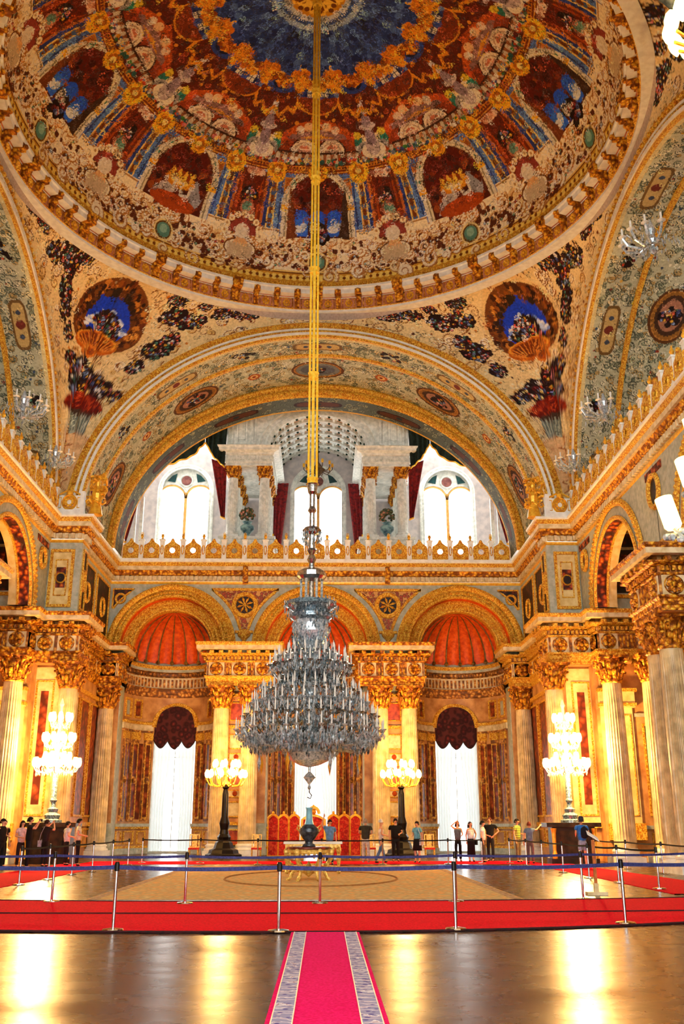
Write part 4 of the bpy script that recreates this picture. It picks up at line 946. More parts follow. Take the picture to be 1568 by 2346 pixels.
# ---- corner piers, bay side walls, recess end walls
wp, st, pn, gf, dk, orn, lt = MB(), MB(), MB(), MB(), MB(), MB(), MB()
for sx in (-1, 1):
    def X(a, b): return tuple(sorted((sx * a, sx * b)))
    # solid masses below the entablature
    wp.box(*X(11.35, 13.0), 44.75, 46., 0, ZE - 2.2); wp.box(*X(11.75, 12.4), 46., YA + .9, 0, ZE)
    wp.box(*X(12.9, 21), 43.9, 45.2, 0, ZE - 2.2)
    wp.box(*X(11.0, 13.0), 44.1, 45.9, ZE - 2.3, ZE - .1); wp.box(*X(12.95, 21), 43.1, 44.5, ZE - 2.3, ZE - .1)
    wp.box(*X(12.2, 21), 32.3, 35.2, ZE - 2.3, ZE - .1)
    # upper pier
    st.box(*X(11.3, 13.1), 44.7, 45.9, ZE, 14.7); st.box(*X(11.7, 12.3), 45.9, YA + .5, ZE, 14.7)
    def FP(u, z, d): return (sx * u, 44.7 - d, z)
    gf.frame(FP, 11.62, 12.78, 11.35, 14.2, .14, 0, .1); lt.pbox(FP, 11.76, 12.64, 11.5, 14.05, 0, .03)
    gf.frame(FP, 11.9, 12.5, 11.9, 13.7, .05, .03, .08)
    orn.pbox(FP, 11.98, 12.42, 12.3, 13.3, .04, .07)
    gf.curve(FP, [(12.2 + .22 * cos(t), 12.78 + .24 * sin(t)) for t in np.linspace(0, 2 * pi, 21)[:-1]], [(-.05, .05), (0, .14), (.05, .05)], True)
    dk.grid([[FP(12.2 + r0 * cos(t), 12.78 + r0 * sin(t), .09) for t in np.linspace(0, 2 * pi, 21)] for r0 in (.01, .2)])
    # inner face of the bay: dark narrow panels with an oval each
    def FI(u, z, d): return (sx * (11.7 - d), u, z)
    def FI0(u, z, d): return (sx * (11.3 - d), u, z)
    for Fm, a, b in ((FI0, 44.95, 45.7), (FI, 46.3, 49.2), (FI, 49.7, 52.7)):
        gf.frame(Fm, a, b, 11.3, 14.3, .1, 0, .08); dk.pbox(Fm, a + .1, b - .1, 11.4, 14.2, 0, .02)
        cc = (a + b) / 2; ru = min((b - a) * .32, .45)
        gf.curve(Fm, [(cc + ru * cos(t), 12.8 + .5 * sin(t)) for t in np.linspace(0, 2 * pi, 21)[:-1]], [(-.07, .02), (0, .12), (.07, .02)], True)
    # tall panelling on the bay side walls and the pier faces below
    for Fm, a, b in ((FI, 46.3, 48.2), (FI, 48.6, 50.4), (FI, 50.8, 52.6)):
        def Fw(u, z, d, Fm=Fm): return Fm(u, z, d - .05 * 1)
        gf.frame(FI, a, b, 1.9, 7.6, .1, -.05, .04); pn.pbox(FI, a + .1, b - .1, 2.0, 7.5, -.05, -.02); gf.frame(FI, a, b, .45, 1.35, .08, -.05, .04)
    gf.pbox(FI, 46, 53.1, 1.45, 1.65, -.05, .12); gf.pbox(FI, 46, 53.1, 7.8, 8.0, -.05, .12)
    # cream panelled pier beside the corner column: pilaster with its own little cornice
    def FW(u, z, d): return (sx * u, 43.9 - d, z)
    lt.pbox(FW, 13.05, 13.9, 1.6, 6.6, 0, .25); lt.pbox(FW, 13.9, 14.5, 1.6, 6.6, 0, .1); gf.frame(FW, 13.2, 13.75, 1.9, 6.3, .07, .25, .3); gf.frame(FW, 14.0, 14.4, 1.9, 6.3, .05, .1, .14)
    orn.pbox(FW, 13.36, 13.6, 2.6, 5.6, .25, .28); 
    lt.pbox(FW, 13.0, 14.6, 6.6, 7.4, 0, .3); gf.pbox(FW, 12.95, 14.65, 6.65, 6.8, 0, .36); gf.pbox(FW, 12.95, 14.7, 7.3, 7.45, 0, .42); gf.pbox(FW, 13., 14.6, .9, 1.6, 0, .3)
    for zz in (7.6,): lt.pbox(FW, 13.1, 13.75, zz, 8.5, 0, .12); orn.pbox(FW, 13.25, 13.6, zz + .15, 8.35, .12, .15)
    def FQ(u, z, d): return (sx * u, 44.75 - d, z)
    lt.pbox(FQ, 11.75, 12.95, 1.6, 8.5, 0, .08); gf.frame(FQ, 12.0, 12.85, 1.9, 7.9, .08, .08, .13); pn.pbox(FQ, 12.25, 12.6, 2.4, 7.4, .08, .1); gf.pbox(FQ, 11.4, 13, 1.4, 1.6, 0, .2)
    # dark recess wall behind with painted panels and mouldings
    for a, b in ((14.9, 16.6), (17., 18.7), (19.1, 20.8)):
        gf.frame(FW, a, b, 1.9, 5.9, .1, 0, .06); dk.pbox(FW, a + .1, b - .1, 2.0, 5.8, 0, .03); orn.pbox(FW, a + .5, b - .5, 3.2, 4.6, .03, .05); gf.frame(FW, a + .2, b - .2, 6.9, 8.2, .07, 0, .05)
        gf.frame(FW, a, b, .4, 1.2, .07, 0, .06)
    st.pbox(FW, 14.6, 21, 6.2, 6.35, 0, .12); st.pbox(FW, 14.6, 21, 1.35, 1.5, 0, .16); st.pbox(FW, 14.6, 21, 0, .3, 0, .12)
    # upper bay wall behind the side arches: stone wall with a glazed-looking dark panel
    def FU(u, z, d): return (sx * u, 43.6 - d, z)
    st.box(*X(13.1, 21), 43.6, 44.2, ZE, 15.6)
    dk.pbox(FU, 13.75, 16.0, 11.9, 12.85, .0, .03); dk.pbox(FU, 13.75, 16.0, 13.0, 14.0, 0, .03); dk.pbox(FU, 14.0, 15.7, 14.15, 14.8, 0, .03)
    gf.frame(FU, 13.5, 16.2, 11.65, 15.0, .16, .0, .12); orn.pbox(FU, 14.6, 15.1, 12.1, 12.6, .03, .05); orn.pbox(FU, 14.6, 15.1, 13.25, 13.75, .03, .05)
    # side arcade of the upper level, in the plane of the side walls
    def FS(u, z, d): return (sx * (XF - d), YC - u, z)            # u grows towards the camera
    wall = st
    for cu in (-6.75, 4.4, 15.2):
        archwall(wall, FS, cu - 5.6 if cu > -6 else YC - 44.7, cu + 5.5, ZE, 14.7, cu, 3.05, 0)
        archwall(wall, FS, cu - 5.6 if cu > -6 else YC - 44.7, cu + 5.5, ZE, 14.7, cu, 3.05, -.9)
        P = [[FS(cu + 3.05 * cos(t), ZE + 3.05 * sin(t), d) for d in (0, -.45)] for t in np.linspace(0, pi, 40)]; orn.grid(P)
        P = [[FS(cu + 3.05 * cos(t), ZE + 3.05 * sin(t), d) for d in (-.45, -.9)] for t in np.linspace(0, pi, 40)]; lt.grid(P)
        arcring(gf, FS, cu, ZE, [(3.05, .02), (3.08, .12), (3.2, .12), (3.24, .04)]); arcring(gf, FS, cu, ZE, [(3.62, .02), (3.66, .12), (3.9, .12), (3.94, .02)])
        arcring(gf, FS, cu, ZE, [(3.05, -.42), (2.95, -.42), (2.95, -.5), (3.05, -.5)])
        annulus_beads(gf, FS, cu, ZE, 3.78, 50, .09, .12)
    for cu in (-1.2, 9.8, -11.15):
        rr = .55 if cu > -11 else .4
        gf.curve(FS, [(cu + rr * cos(t), 13.45 + rr * 1.15 * sin(t)) for t in np.linspace(0, 2 * pi, 25)[:-1]], [(-.1, .02), (-.05, .15), (.05, .15), (.1, .02)], True)
        dk.grid([[FS(cu + r0 * cos(t), 13.45 + r0 * 1.15 * sin(t), .03) for t in np.linspace(0, 2 * pi, 25)] for r0 in (.01, rr)])
        orn.pbox(FS, cu - .9, cu + .9, 14.1, 14.4, 0, .03)
    # upper block over the near pier, outer enclosing wall of the side aisle
    gf.pbox(FS, -3.1, .1, ZE + .05, ZE + .4, 0, .3)
    wp.box(*X(20.6, 21), 8, 44.4, 0, 16); st.box(*X(XF + .1, 21), 8, 44.2, 15.2, 15.7)
    # outer wall and end of the side vault over the gallery
    wp.box(*X(XF + 10, XF + 10.3), 15, 50, 15.8, 29)
    lt.pbox(FS, -16, 16, 15.8, 16.0, -9, -9)
struct(wp.build('wall_piers', wallpaint)); struct(st.build('wall_upper_piers', stone)); struct(pn.build('trim_100', panelred)); struct(gf.build('trim_101', goldfine))
struct(dk.build('trim_102', darkpanel)); struct(orn.build('trim_103', redgold)); struct(lt.build('trim_104', pmat('cream_wall_paint', (244, 218, 150), (222, 186, 112), 3, .55)))

# panels on the piers between the paired columns
g, r_, c_ = MB(), MB(), MB()
for sx in (-1, 1):
    cc = sx * 4.27
    for z0, z1, kind in ((.5, 1.3, 1), (1.9, 2.7, 0), (2.9, 3.3, 2), (3.5, 4.6, 1), (4.8, 5.2, 2), (5.4, 6.2, 0), (6.9, 7.9, 1)):
        g.frame(FA, cc - .42, cc + .42, z0, z1, .06, .03, .1); (r_ if kind == 1 else c_).pbox(FA, cc - .36, cc + .36, z0 + .06, z1 - .06, .03, .05)
        if kind == 2: r_.ball(FA(cc, (z0 + z1) / 2, .05), .14, 8, 6)
    for z in (1.5, 6.5, 8.2): g.pbox(FA, cc - 1.0, cc + 1.0, z, z + .16, .03, .18)
struct(g.build('trim_120', goldfine)); struct(r_.build('trim_121', pmat('red_inlay', (206, 84, 36), (150, 50, 22), 5, .4))); struct(c_.build('trim_122', creamst))

# ---- columns
def column(name, x, y, z0, zneck, ztop, r, label, group, mat_=None, nfl=24, first=None, capmat=None):
    t = empty(name, (x, y, z0), label, 'column', group)
    H = zneck - z0
    b = MB(); b.box(-r * 1.35, r * 1.35, -r * 1.35, r * 1.35, 0, .3 * r + .25 * r)
    zb = .55 * r
    b.lathe([(r * 1.3, zb), (r * 1.36, zb + .1 * r), (r * 1.3, zb + .22 * r), (r * 1.16, zb + .26 * r), (r * 1.14, zb + .4 * r), (r * 1.22, zb + .45 * r), (r * 1.22, zb + .58 * r), (r * 1.08, zb + .64 * r), (r, zb + .75 * r)], n=32)
    b.build('base', white if mat_ is None else mat_, t)
    s = MB(); n = nfl * 4; P = []
    for i in range(9):
        q = i / 8; z = zb + .7 * r + (H - zb - .7 * r) * q; rr = r * (1 - .14 * q ** 1.6)
        P.append([((rr * (1 - (.075 if j % 4 in (1, 2) else 0) * (0 if i in (0, 8) else 1))) * sin(2 * pi * j / n), (rr * (1 - (.075 if j % 4 in (1, 2) else 0) * (0 if i in (0, 8) else 1))) * cos(2 * pi * j / n), z) for j in range(n)])
    s.grid(P, wrap=True); s.build('shaft', mat_ or shaftmat, t)
    c = MB(); hc = ztop - zneck; rn = r * .88
    c.lathe([(rn, H - .06), (rn * 1.12, H - .02), (rn * 1.12, H + .06 * hc), (rn, H + .08 * hc), (rn * 1.02, H + .4 * hc), (rn * 1.15, H + .7 * hc), (rn * 1.4, H + .9 * hc)], n=24)
    for row, (k, z0_, z1_, o) in enumerate(((8, .08, .48, .32), (8, .12, .74, .42))):
        for q in range(k):
            a = 2 * pi * (q + .5 * row) / k
            pts = [(rn * 1.02, z0_), (rn * 1.15, z0_ + (z1_ - z0_) * .5), (rn * (1.1 + o), z1_ - .02), (rn * (1.25 + o), z1_ - .1)]
            pts = [(rr * sin(a), rr * cos(a), H + zz * hc) for rr, zz in pts]
            c.tube(pts, [rn * .2, rn * .26, rn * .2, rn * .1], 5); c.ball(pts[3], rn * .16, 5, 4)
    for q in range(4):
        a = pi / 4 + q * pi / 2
        pts = [(rn * 1.1, .5), (rn * 1.5, .78), (rn * 1.85, .88), (rn * 1.95, .76), (rn * 1.7, .72)]
        c.tube([(rr * sin(a), rr * cos(a), H + zz * hc) for rr, zz in pts], [rn * .12, rn * .15, rn * .17, rn * .15, rn * .1], 6)
        a = q * pi / 2; c.ball((rn * 1.5 * sin(a), rn * 1.5 * cos(a), H + .93 * hc), rn * .24, 6, 5)
    w_ = rn * 1.62; c.box(-w_, w_, -w_, w_, H + .9 * hc, H + hc)
    c.build('capital', capmat or gold, t)
    return t
cg = 'fluted columns of the lower order'
col0 = column('fluted_column', -5.05, 52.1, 0, 7.5, 8.64, .47, 'cream fluted column left of the left torchere, outer one of its pair', cg)
place = [(-3.5, 52.1, 'cream fluted column between the left torchere and the red screen, partly behind the big chandelier'),
 (3.5, 52.1, 'cream fluted column between the red screen and the right torchere, partly behind the big chandelier'), (5.05, 52.1, 'cream fluted column right of the right torchere, outer one of its pair'),
 (-11.3, 52.4, 'cream fluted column in the far left corner beside the left niche window wall'), (11.3, 52.4, 'pale fluted column in the far right corner beside the right niche wall'),
 (-11.25, 44.3, 'bright yellow lit column behind the left crystal candelabrum'), (11.1, 44.3, 'bright yellow lit column behind the right crystal candelabrum'),
 (-10.6 - .9, 45.5, 'gilt shadowed column just behind the column of the left crystal candelabrum'), (11.5, 45.5, 'column just behind the column of the right crystal candelabrum'),
 (-13.1, 42.1, 'fluted column standing at the left edge of the photo beyond the visitors'), (13.15, 42.1, 'yellow lit fluted column right of the cream panel on the right wall'),
 (14.75, 41.6, 'dark fluted column in the shadow right of the yellow lit one'), (-14.75, 41.6, 'fluted column in the dark recess at the left edge'),
 (12.75, 33.4, 'grey fluted column at the near right pier, inner one of its pair'), (12.75, 34.7, 'grey fluted column close behind the near right pier column'), (14.2, 33.4, 'grey fluted column at the near right pier, outer one at the edge of the photo'),
 (-12.75, 33.4, 'fluted column of the near left pier, inner one'), (-14.2, 33.4, 'fluted column of the near left pier, outer one')]
for x, y, lb in place: dup(col0, (x, y, 0), label=lb)
# ================================================================== upper gallery behind the far arch
YG = 60.0
gw = pmat('pale_gallery_wall', (206, 196, 190), (176, 170, 170), 2.5, .7)
gwhite = pmat('gallery_white_stone', (244, 246, 238), (206, 212, 204), 5, .5)
def FG(u, z, d): return (u, YG - d, z)
# wall with three twin-light windows
w = MB(); fr = MB(); fl = MB(); dkm = MB(); rose = MB()
w.box(-13, 13, YA + .6, YG, ZG - .4, ZG)     # gallery floor
Wx = (-8.8, 0, 8.6); WR = 1.86; ZS = 22.6
edges = [-13.5] + [v for x in Wx for v in (x - WR, x + WR)] + [13.5]
for a, b in zip(edges[::2], edges[1::2]): w.pbox(FG, a, b, ZG, ZS, 0, 0)
for x in Wx:
    w.pbox(FG, x - WR, x + WR, ZG, ZG + 1.0, 0, 0)
archz = MB()
for i, x in enumerate(Wx):
    lo = -13.5 if i == 0 else (Wx[i - 1] + x) / 2; hi = 13.5 if i == 2 else (Wx[i + 1] + x) / 2
    archwall(w, FG, lo, hi, ZS, 29, x, WR)
struct(w.build('wall_gallery', gw))
for i, x in enumerate(Wx):
    t = MB()
    # outer mouldings
    t.curve(FG, [(x + WR, ZG + 1)] + [(x + WR * cos(q), ZS + WR * sin(q)) for q in np.linspace(0, pi, 30)] + [(x - WR, ZG + 1)], [(-.0, -.2), (-.0, .08), (.1, .12), (.18, .08), (.3, .14), (.3, 0)])
    wn = struct(t.build('window_%d' % (i + 1), gwhite))
    f = MB()
    r2 = WR / 2 - .06
    f.pbox(FG, x - .09, x + .09, ZG + 1, ZS - .1, -.15, -.03); f.pbox(FG, x - WR, x - WR + .09, ZG + 1, ZS, -.15, -.03); f.pbox(FG, x + WR - .09, x + WR, ZG + 1, ZS, -.15, -.03)
    for s in (-1, 1): f.curve(FG, [(x + s * WR / 2 + r2 * cos(q), ZS - .5 + r2 * sin(q)) for q in np.linspace(0, pi, 20)], [(-.06, -.15), (-.06, -.03), (.03, -.03), (.03, -.15)])
    f.build('frame', pmat('window_ochre_wood', (232, 176, 100), (214, 150, 70), 4) if 'window_ochre_wood' not in MATS else MATS['window_ochre_wood'], wn)
    # tracery plate above the two lights
    p = MB(); th = np.linspace(0, pi, 61)
    def lowz(u):
        v = abs(u - x); c = WR / 2
        return ZS - .5 + sqrt(max(r2 * r2 - (v - c) ** 2, 0))
    us = [x + WR * .999 * cos(q) for q in th]; p.grid([[FG(u, max(lowz(u), 0), -.1) for u in us], [FG(u, max(ZS + WR * sin(q), lowz(u)), -.1) for u, q in zip(us, th)]])
    p.build('tracery', gwhite, wn)
    c = MB()
    c.grid([[FG(x + r0 * cos(q), ZS + .75 + r0 * sin(q), -.05) for q in np.linspace(0, 2 * pi, 25)] for r0 in (.01, .33)]); c.build('roundel', pmat('rosy_roundel', (150, 96, 86), (110, 60, 60), 5) if 'rosy_roundel' not in MATS else MATS['rosy_roundel'], wn)
    b = MB()
    b.curve(FG, [(x + .4 * cos(q), ZS + .75 + .4 * sin(q)) for q in np.linspace(0, 2 * pi, 25)[:-1]], [(-.06, -.08), (0, -.02), (.06, -.08)], True)
    for s in (-1, 1): b.curve(FG, [(x + s * WR / 2 + (r2 + .12) * cos(q), ZS - .5 + (r2 + .12) * sin(q)) for q in np.linspace(.2, pi - .2, 18)], [(-.05, -.08), (0, -.03), (.05, -.08)])
    b.build('moulding', gwhite, wn)
    e = MB()
    for s in (-1, 1): 
        P = [(x + s * .75, ZS + .62), (x + s * 1.28, ZS + .72), (x + s * .95, ZS + 1.1), (x + s * .62, ZS + 1.26)]
        e.add([FG(u, z, -.06) for u, z in P], [(0, 1, 2, 3)])
    e.build('coloured_glass', pmat('teal_glass', (40, 84, 84), (30, 60, 66), 5, .2) if 'teal_glass' not in MATS else MATS['teal_glass'], wn)
    gl = MB(); gl.add([FG(x + a, z, -.12) for a, z in ((-WR, ZG + 1), (WR, ZG + 1), (WR, ZS + WR), (-WR, ZS + WR))], [(0, 1, 2, 3)])
    gm = MATS.get('window_glass')
    if gm is None:
        gm, nt, bs = newmat('window_glass'); tr_ = nt.nodes.new('ShaderNodeBsdfTransparent'); gg = nt.nodes.new('ShaderNodeBsdfGlossy'); gg.inputs['Roughness'].default_value = .02
        mx = nt.nodes.new('ShaderNodeMixShader'); mx.inputs[0].default_value = .05; nt.links.new(tr_.outputs[0], mx.inputs[1]); nt.links.new(gg.outputs[0], mx.inputs[2]); nt.links.new(mx.outputs[0], nt.nodes['Material Output'].inputs[0])
    gl.build('pane', gm, wn)
# central coffered vault over two colonnades
ZV = 23.25; VR, VB = 3.05, 2.35
P = [[(VR * cos(t), y, ZV + VB * sin(t)) for t in np.linspace(0, pi, 49)] for y in (54.0, YG)]
v = MB(); v.grid(P); struct(v.build('wall_gallery_vault', gwhite))
rb = MB(); rt = MB(); dots = MB()
for y in (54.0, 55.0, 56.0, 57.0, 58.0, 59.0, 59.9):
    rb.grid([[((VR - a) * cos(t), y + b, ZV + (VB - a) * sin(t)) for a, b in ((0, -.2), (.16, -.2), (.16, .2), (0, .2))] for t in np.linspace(0, pi, 49)])
    for t in np.linspace(.15, pi - .15, 13): dots.ball(((VR - .17) * cos(t), y, ZV + (VB - .17) * sin(t)), .09, 6, 4)
for t in np.linspace(.12, pi - .12, 14):
    rb.grid([[((VR - a) * cos(t + b), y, ZV + (VB - a) * sin(t + b)) for a, b in ((0, -.025), (.1, -.025), (.1, .025), (0, .025))] for y in (54, YG)])
rt.grid([[((VR - .1) * cos(t), y, ZV + (VB - .1) * sin(t)) for t in np.linspace(0, pi, 49)] for y in (54.2, 54.25)])
for y in (54.5, 55.5, 56.5, 57.5, 58.5):
    for t in np.linspace(.2, pi - .2, 13): rt.pbox(lambda u, z, d, t=t, y=y: ((VR - d) * cos(t + u), y + z, ZV + (VB - d) * sin(t + u)), -.06, .06, -.2, .2, 0, .03)
struct(rb.build('trim_110', gwhite)); struct(rt.build('trim_111', pmat('tan_coffers', (196, 160, 120), (160, 120, 80), 5))); struct(dots.build('trim_112', pmat('dark_green_bosses', (30, 70, 60), (20, 50, 44), 5)))
# front face of the vault with panelled pilasters above the entablatures
f = MB(); archwall(f, lambda u, z, d: (u, 53.95 - d, z), -5.55, 5.55, ZV, 27.5, 0, VR, 0, 48, VB); struct(f.build('wall_gallery_front', gwhite))
g = MB(); FZ = lambda u, z, d: (u, 53.95 - d, z)
g.grid([[FZ(r0 * cos(t), ZV + (r0 - VR + VB) * sin(t), d) for r0, d in ((VR, 0), (VR, .12), (VR + .1, .14), (VR + .2, .06), (VR + .4, .06), (VR + .5, .14), (VR + .55, 0))] for t in np.linspace(0, pi, 49)])
for s in (-1, 1):
    for a, b_ in ((3.75, 4.05), (4.3, 4.95), (5.15, 5.45)):
        lo, hi = sorted((s * a, s * b_)); g.frame(FZ, lo, hi, 23.5, 26.5, .1, 0, .08); g.pbox(FZ, lo + .13, hi - .13, 23.8, 26.2, 0, .05)
struct(g.build('trim_113', gwhite))
ent = MB(); gd = MB()
for s in (-1, 1):
    path = [(s * 2.75, 59.9), (s * 2.75, 53.85), (s * 5.55, 53.85), (s * 5.55, 59.9)]
    if s > 0: path = path[::-1]
    ent.plan(path, [(-.3, 22.1), (0, 22.1), (0, 22.3), (.04, 22.32), (.04, 22.4), (.0, 22.42), (.0, 22.75), (.1, 22.8), (.1, 22.9), (.4, 23.0), (.4, 23.12), (.5, 23.25), (-.3, 23.25)])
    ent.planboxes(path, 0, .08, 22.48, 22.7, .16, .5)
    ent.box(*sorted((s * 2.7, s * 5.6)), 53.8, 59.9, 22.08, 22.12); 
    ped = [(s * 2.6, 59.9), (s * 2.6, 53.75), (s * 5.7, 53.75), (s * 5.7, 59.9)]
    if s > 0: ped = ped[::-1]
    ent.plan(ped, [(.1, ZG), (.1, ZG + .2), (0, ZG + .25), (0, 17.4), (.1, 17.45), (.14, 17.6), (-.5, 17.6)]); ent.box(*sorted((s * 2.7, s * 5.6)), 53.9, 59.9, 17.5, 17.59)
    # half arches of the side bays
struct(ent.build('trim_114', gwhite))
sc0 = column('gallery_column', -5.1, 54.3, 17.6, 21.45, 22.1, .33, 'pale fluted gallery column with gilt capital, outer front one of the left cluster', 'slender columns of the upper gallery', gwhite, 20)
sc0['group'] = 'slender columns of the upper gallery'
names_ = {0: 'front', 1: 'second', 2: 'third', 3: 'last'}
for s in (-1, 1):
    for ix, x in enumerate((5.1, 3.2)):
        for iy in range(4):
            if s == -1 and ix == 0 and iy == 0: continue
            dup(sc0, (s * x, 54.3 + iy * 1.75, 17.6), label='pale fluted gallery column with gilt capital, %s one in the %s row of the %s cluster' % (names_[iy], 'outer' if ix == 0 else 'inner', 'left' if s < 0 else 'right'))
# side bay ceilings of the gallery and dark tops
t = MB()
for s in (-1, 1):
    t.box(*sorted((s * 5.6, s * 13)), 53.6, 57.0, 26.6, 26.9)  # stops short of the back wall so daylight enters unseen from above
    P = [(s * 6.0, 24.6), (s * 8.7, 27.4), (s * 11.6, 24.6)]
struct(t.build('wall_gallery_ceiling', gwhite))
# draperies
greenv = pmat('dark_green_velvet', (30, 46, 38), (14, 24, 20), 6, .85); redv = pmat('crimson_drapery', (150, 34, 34), (84, 18, 24), 6, .8)
def drape(name, pts_top, pts_bot, y, mat_, label, folds=7, amp=.1, group=None, fringe=True):
    """cloth between two polylines with folds"""
    n = 60; T = np.linspace(0, 1, n)
    def samp(pts, t):
        k = min(int(t * (len(pts) - 1)), len(pts) - 2); q = t * (len(pts) - 1) - k
        return np.array(pts[k]) * (1 - q) + np.array(pts[k + 1]) * q
    P = []
    for i in range(16):
        q = i / 15; row = []
        for t_ in T:
            a = samp(pts_top, t_) * (1 - q) + samp(pts_bot, t_) * q
            row.append((a[0], y + amp * sin(t_ * folds * 2 * pi) * (.3 + .7 * q), a[1]))
        P.append(row)
    m_ = MB(); m_.grid(P); m_.grid([[(x_, y_ + .03, z_) for x_, y_, z_ in r_] for r_ in P]); o = m_.build(name, mat_, smooth=True)
    tag(o, label, 'curtain', group)
    if fringe:
        f_ = MB(); f_.tube([(x_, y_ - .03, z_) for x_, y_, z_ in P[-1]], .05, 5); f_.build('fringe', goldplain, o)
    return o
for s, wd in ((-1, 'left'), (1, 'right')):
    S = lambda pts: [(s * a, b) for a, b in pts]
    drape('green_swag', S([(6.85, 25.0), (8.4, 24.6), (9.8, 23.9), (10.9, 22.8)]), S([(6.85, 23.5), (7.5, 22.65), (8.7, 22.15), (10.6, 21.6)]), 53.75, greenv, 'dark green velvet swag under the %s shoulder of the great arch, outer half' % wd, 5)
    drape('green_swag', S([(6.85, 25.2), (6.2, 25.8), (5.45, 26.4)]), S([(6.8, 23.5), (6.3, 22.6), (5.6, 21.9)]), 53.7, greenv, 'dark green velvet tail hanging beside the %s column cluster' % wd, 4)
    drape('red_curtain', S([(5.5, 22.3), (6.45, 22.6)]), S([(5.5, 18.8), (5.75, 18.9)]), 54.1, redv, 'crimson curtain drawn back against the outer side of the %s gallery columns' % wd, 3, .08)
    drape('red_curtain', S([(2.9, 22.9), (1.95, 22.9)]), S([(2.9, 19.4), (2.5, 17.2)]), 59.2, redv, 'crimson curtain between the %s columns and the middle gallery window' % wd, 3, .08)
    drape('red_curtain', S([(10.2, 22.2), (11.2, 20.9)]), S([(11.3, 17.4), (11.9, 17.2)]), 54.3, redv, 'crimson curtain at the %s outer foot of the great arch' % wd, 3, .08)
    g = MB(); g.box(*sorted((s * 10.55, s * 10.75)), 55, 55.3, ZG, 20.5); g.box(*sorted((s * 10.95, s * 11.05)), 55, 55.2, ZG, 20)
    struct(g.build('trim_%d' % (116 + s), gwhite))

# ================================================================== balustrades
def bal_unit(F, c, mp, mpost, mf, w_=1.18):
    """one gilt cartouche panel; appended to the given builders"""
    out = [(-.44, 15.92), (.44, 15.92), (.47, 16.3), (.44, 16.72), (.3, 16.8), (.16, 16.9), (.08, 17.04), (-.08, 17.04), (-.16, 16.9), (-.3, 16.8), (-.44, 16.72), (-.47, 16.3)]
    hole = [(.2 * cos(q), 16.42 + .2 * sin(q)) for q in np.linspace(0, 2 * pi, 21)[:-1]]
    n = len(hole); P = []
    def ray_(q):
        dx, dz = cos(q), sin(q); best = 9
        for a, b in zip(out, out[1:] + out[:1]):
            ax, az_ = a[0], a[1] - 16.42; bx, bz = b[0], b[1] - 16.42; ex, ez = bx - ax, bz - az_
            den = dx * ez - dz * ex
            if abs(den) < 1e-9: continue
            tt = (ax * ez - az_ * ex) / den; uu = (ax * dz - az_ * dx) / den
            if tt > 0 and -1e-6 <= uu <= 1 + 1e-6: best = min(best, tt)
        return (best * dx, 16.42 + best * dz)
    Q = np.linspace(0, 2 * pi, 41)
    ring_o = [ray_(q + .001) for q in Q]; ring_i = [(.2 * cos(q), 16.42 + .2 * sin(q)) for q in Q]
    mp.grid([[F(c + u, z, d) for u, z in rr] for rr, d in ((ring_o, -.06), (ring_o, .06), (ring_i, .06), (ring_i, -.06), (ring_o, -.06))])
    mp.curve(F, [(c + u, z) for u, z in ring_i[:-1]], [(-.04, .06), (0, .12), (.04, .06)], True)
    mp.ball(F(c, 17.04, .02), .1, 6, 4); mp.ball(F(c - .36, 16.1, .08), .08, 5, 4); mp.ball(F(c + .36, 16.1, .08), .08, 5, 4)
    for k in range(-2, 3):
        a = k * .075; l = sqrt(.2 ** 2 - a * a)
        mp.tube([F(c + a * .7 - l * .7, 16.42 + a * .7 + l * .7, 0), F(c + a * .7 + l * .7, 16.42 + a * .7 - l * .7, 0)], .012, 4)
def balustrade(name, F, cs, posts, label, y0=None):
    t = empty(name, (0, 0, 0), label, 'balustrade', 'gallery balustrades')
    r = MB(); 
    a, b = min(posts) - .15, max(posts) + .15
    r.pbox(F, a, b, 15.85, 15.93, -.14, .14); r.build('plinth', white, t)
    for c in cs:
        mp = MB(); bal_unit(F, c, mp, None, None); mp.build('panel', goldfine, t)
    for c in posts:
        p = MB()
        p.pbox(F, c - .125, c + .125, 15.9, 17.0, -.07, .07)
        p.pbox(F, c - .135, c + .135, 15.9, 16.12, -.1, .1); p.pbox(F, c - .135, c + .135, 16.75, 17.0, -.08, .08); p.pbox(F, c - .17, c + .17, 17.0, 17.08, -.12, .12)
        pb = p.build('post', white, t)
        q = MB(); q.lathe([(.03, 0), (.09, .04), (.05, .1), (.1, .18), (.07, .26), (.02, .34)], F(c, 17.08, 0), 8)
        for s in (-1, 1): q.tube([F(c, 17.3, 0), F(c + s * .07, 17.36, 0), F(c + s * .05, 17.46, 0), F(c, 17.5, 0)], .018, 4)
        q.build('finial', goldplain, pb)
        q = MB(); q.curve(F, [(c + .07 * cos(a_), 16.45 + .26 * sin(a_)) for a_ in np.linspace(0, 2 * pi, 17)[:-1]], [(-.03, .07), (0, .11), (.03, .07)], True); q.build('oval_panel', goldfine, pb)
    return t
YB = YA - .42
def FBal(u, z, d): return (u, YB - d, z)
balustrade('balustrade', FBal, [k * 1.18 for k in range(-9, 10)], [(k + .5) * 1.18 for k in range(-10, 10)], 'white and gilt balustrade of cartouche panels along the far gallery')
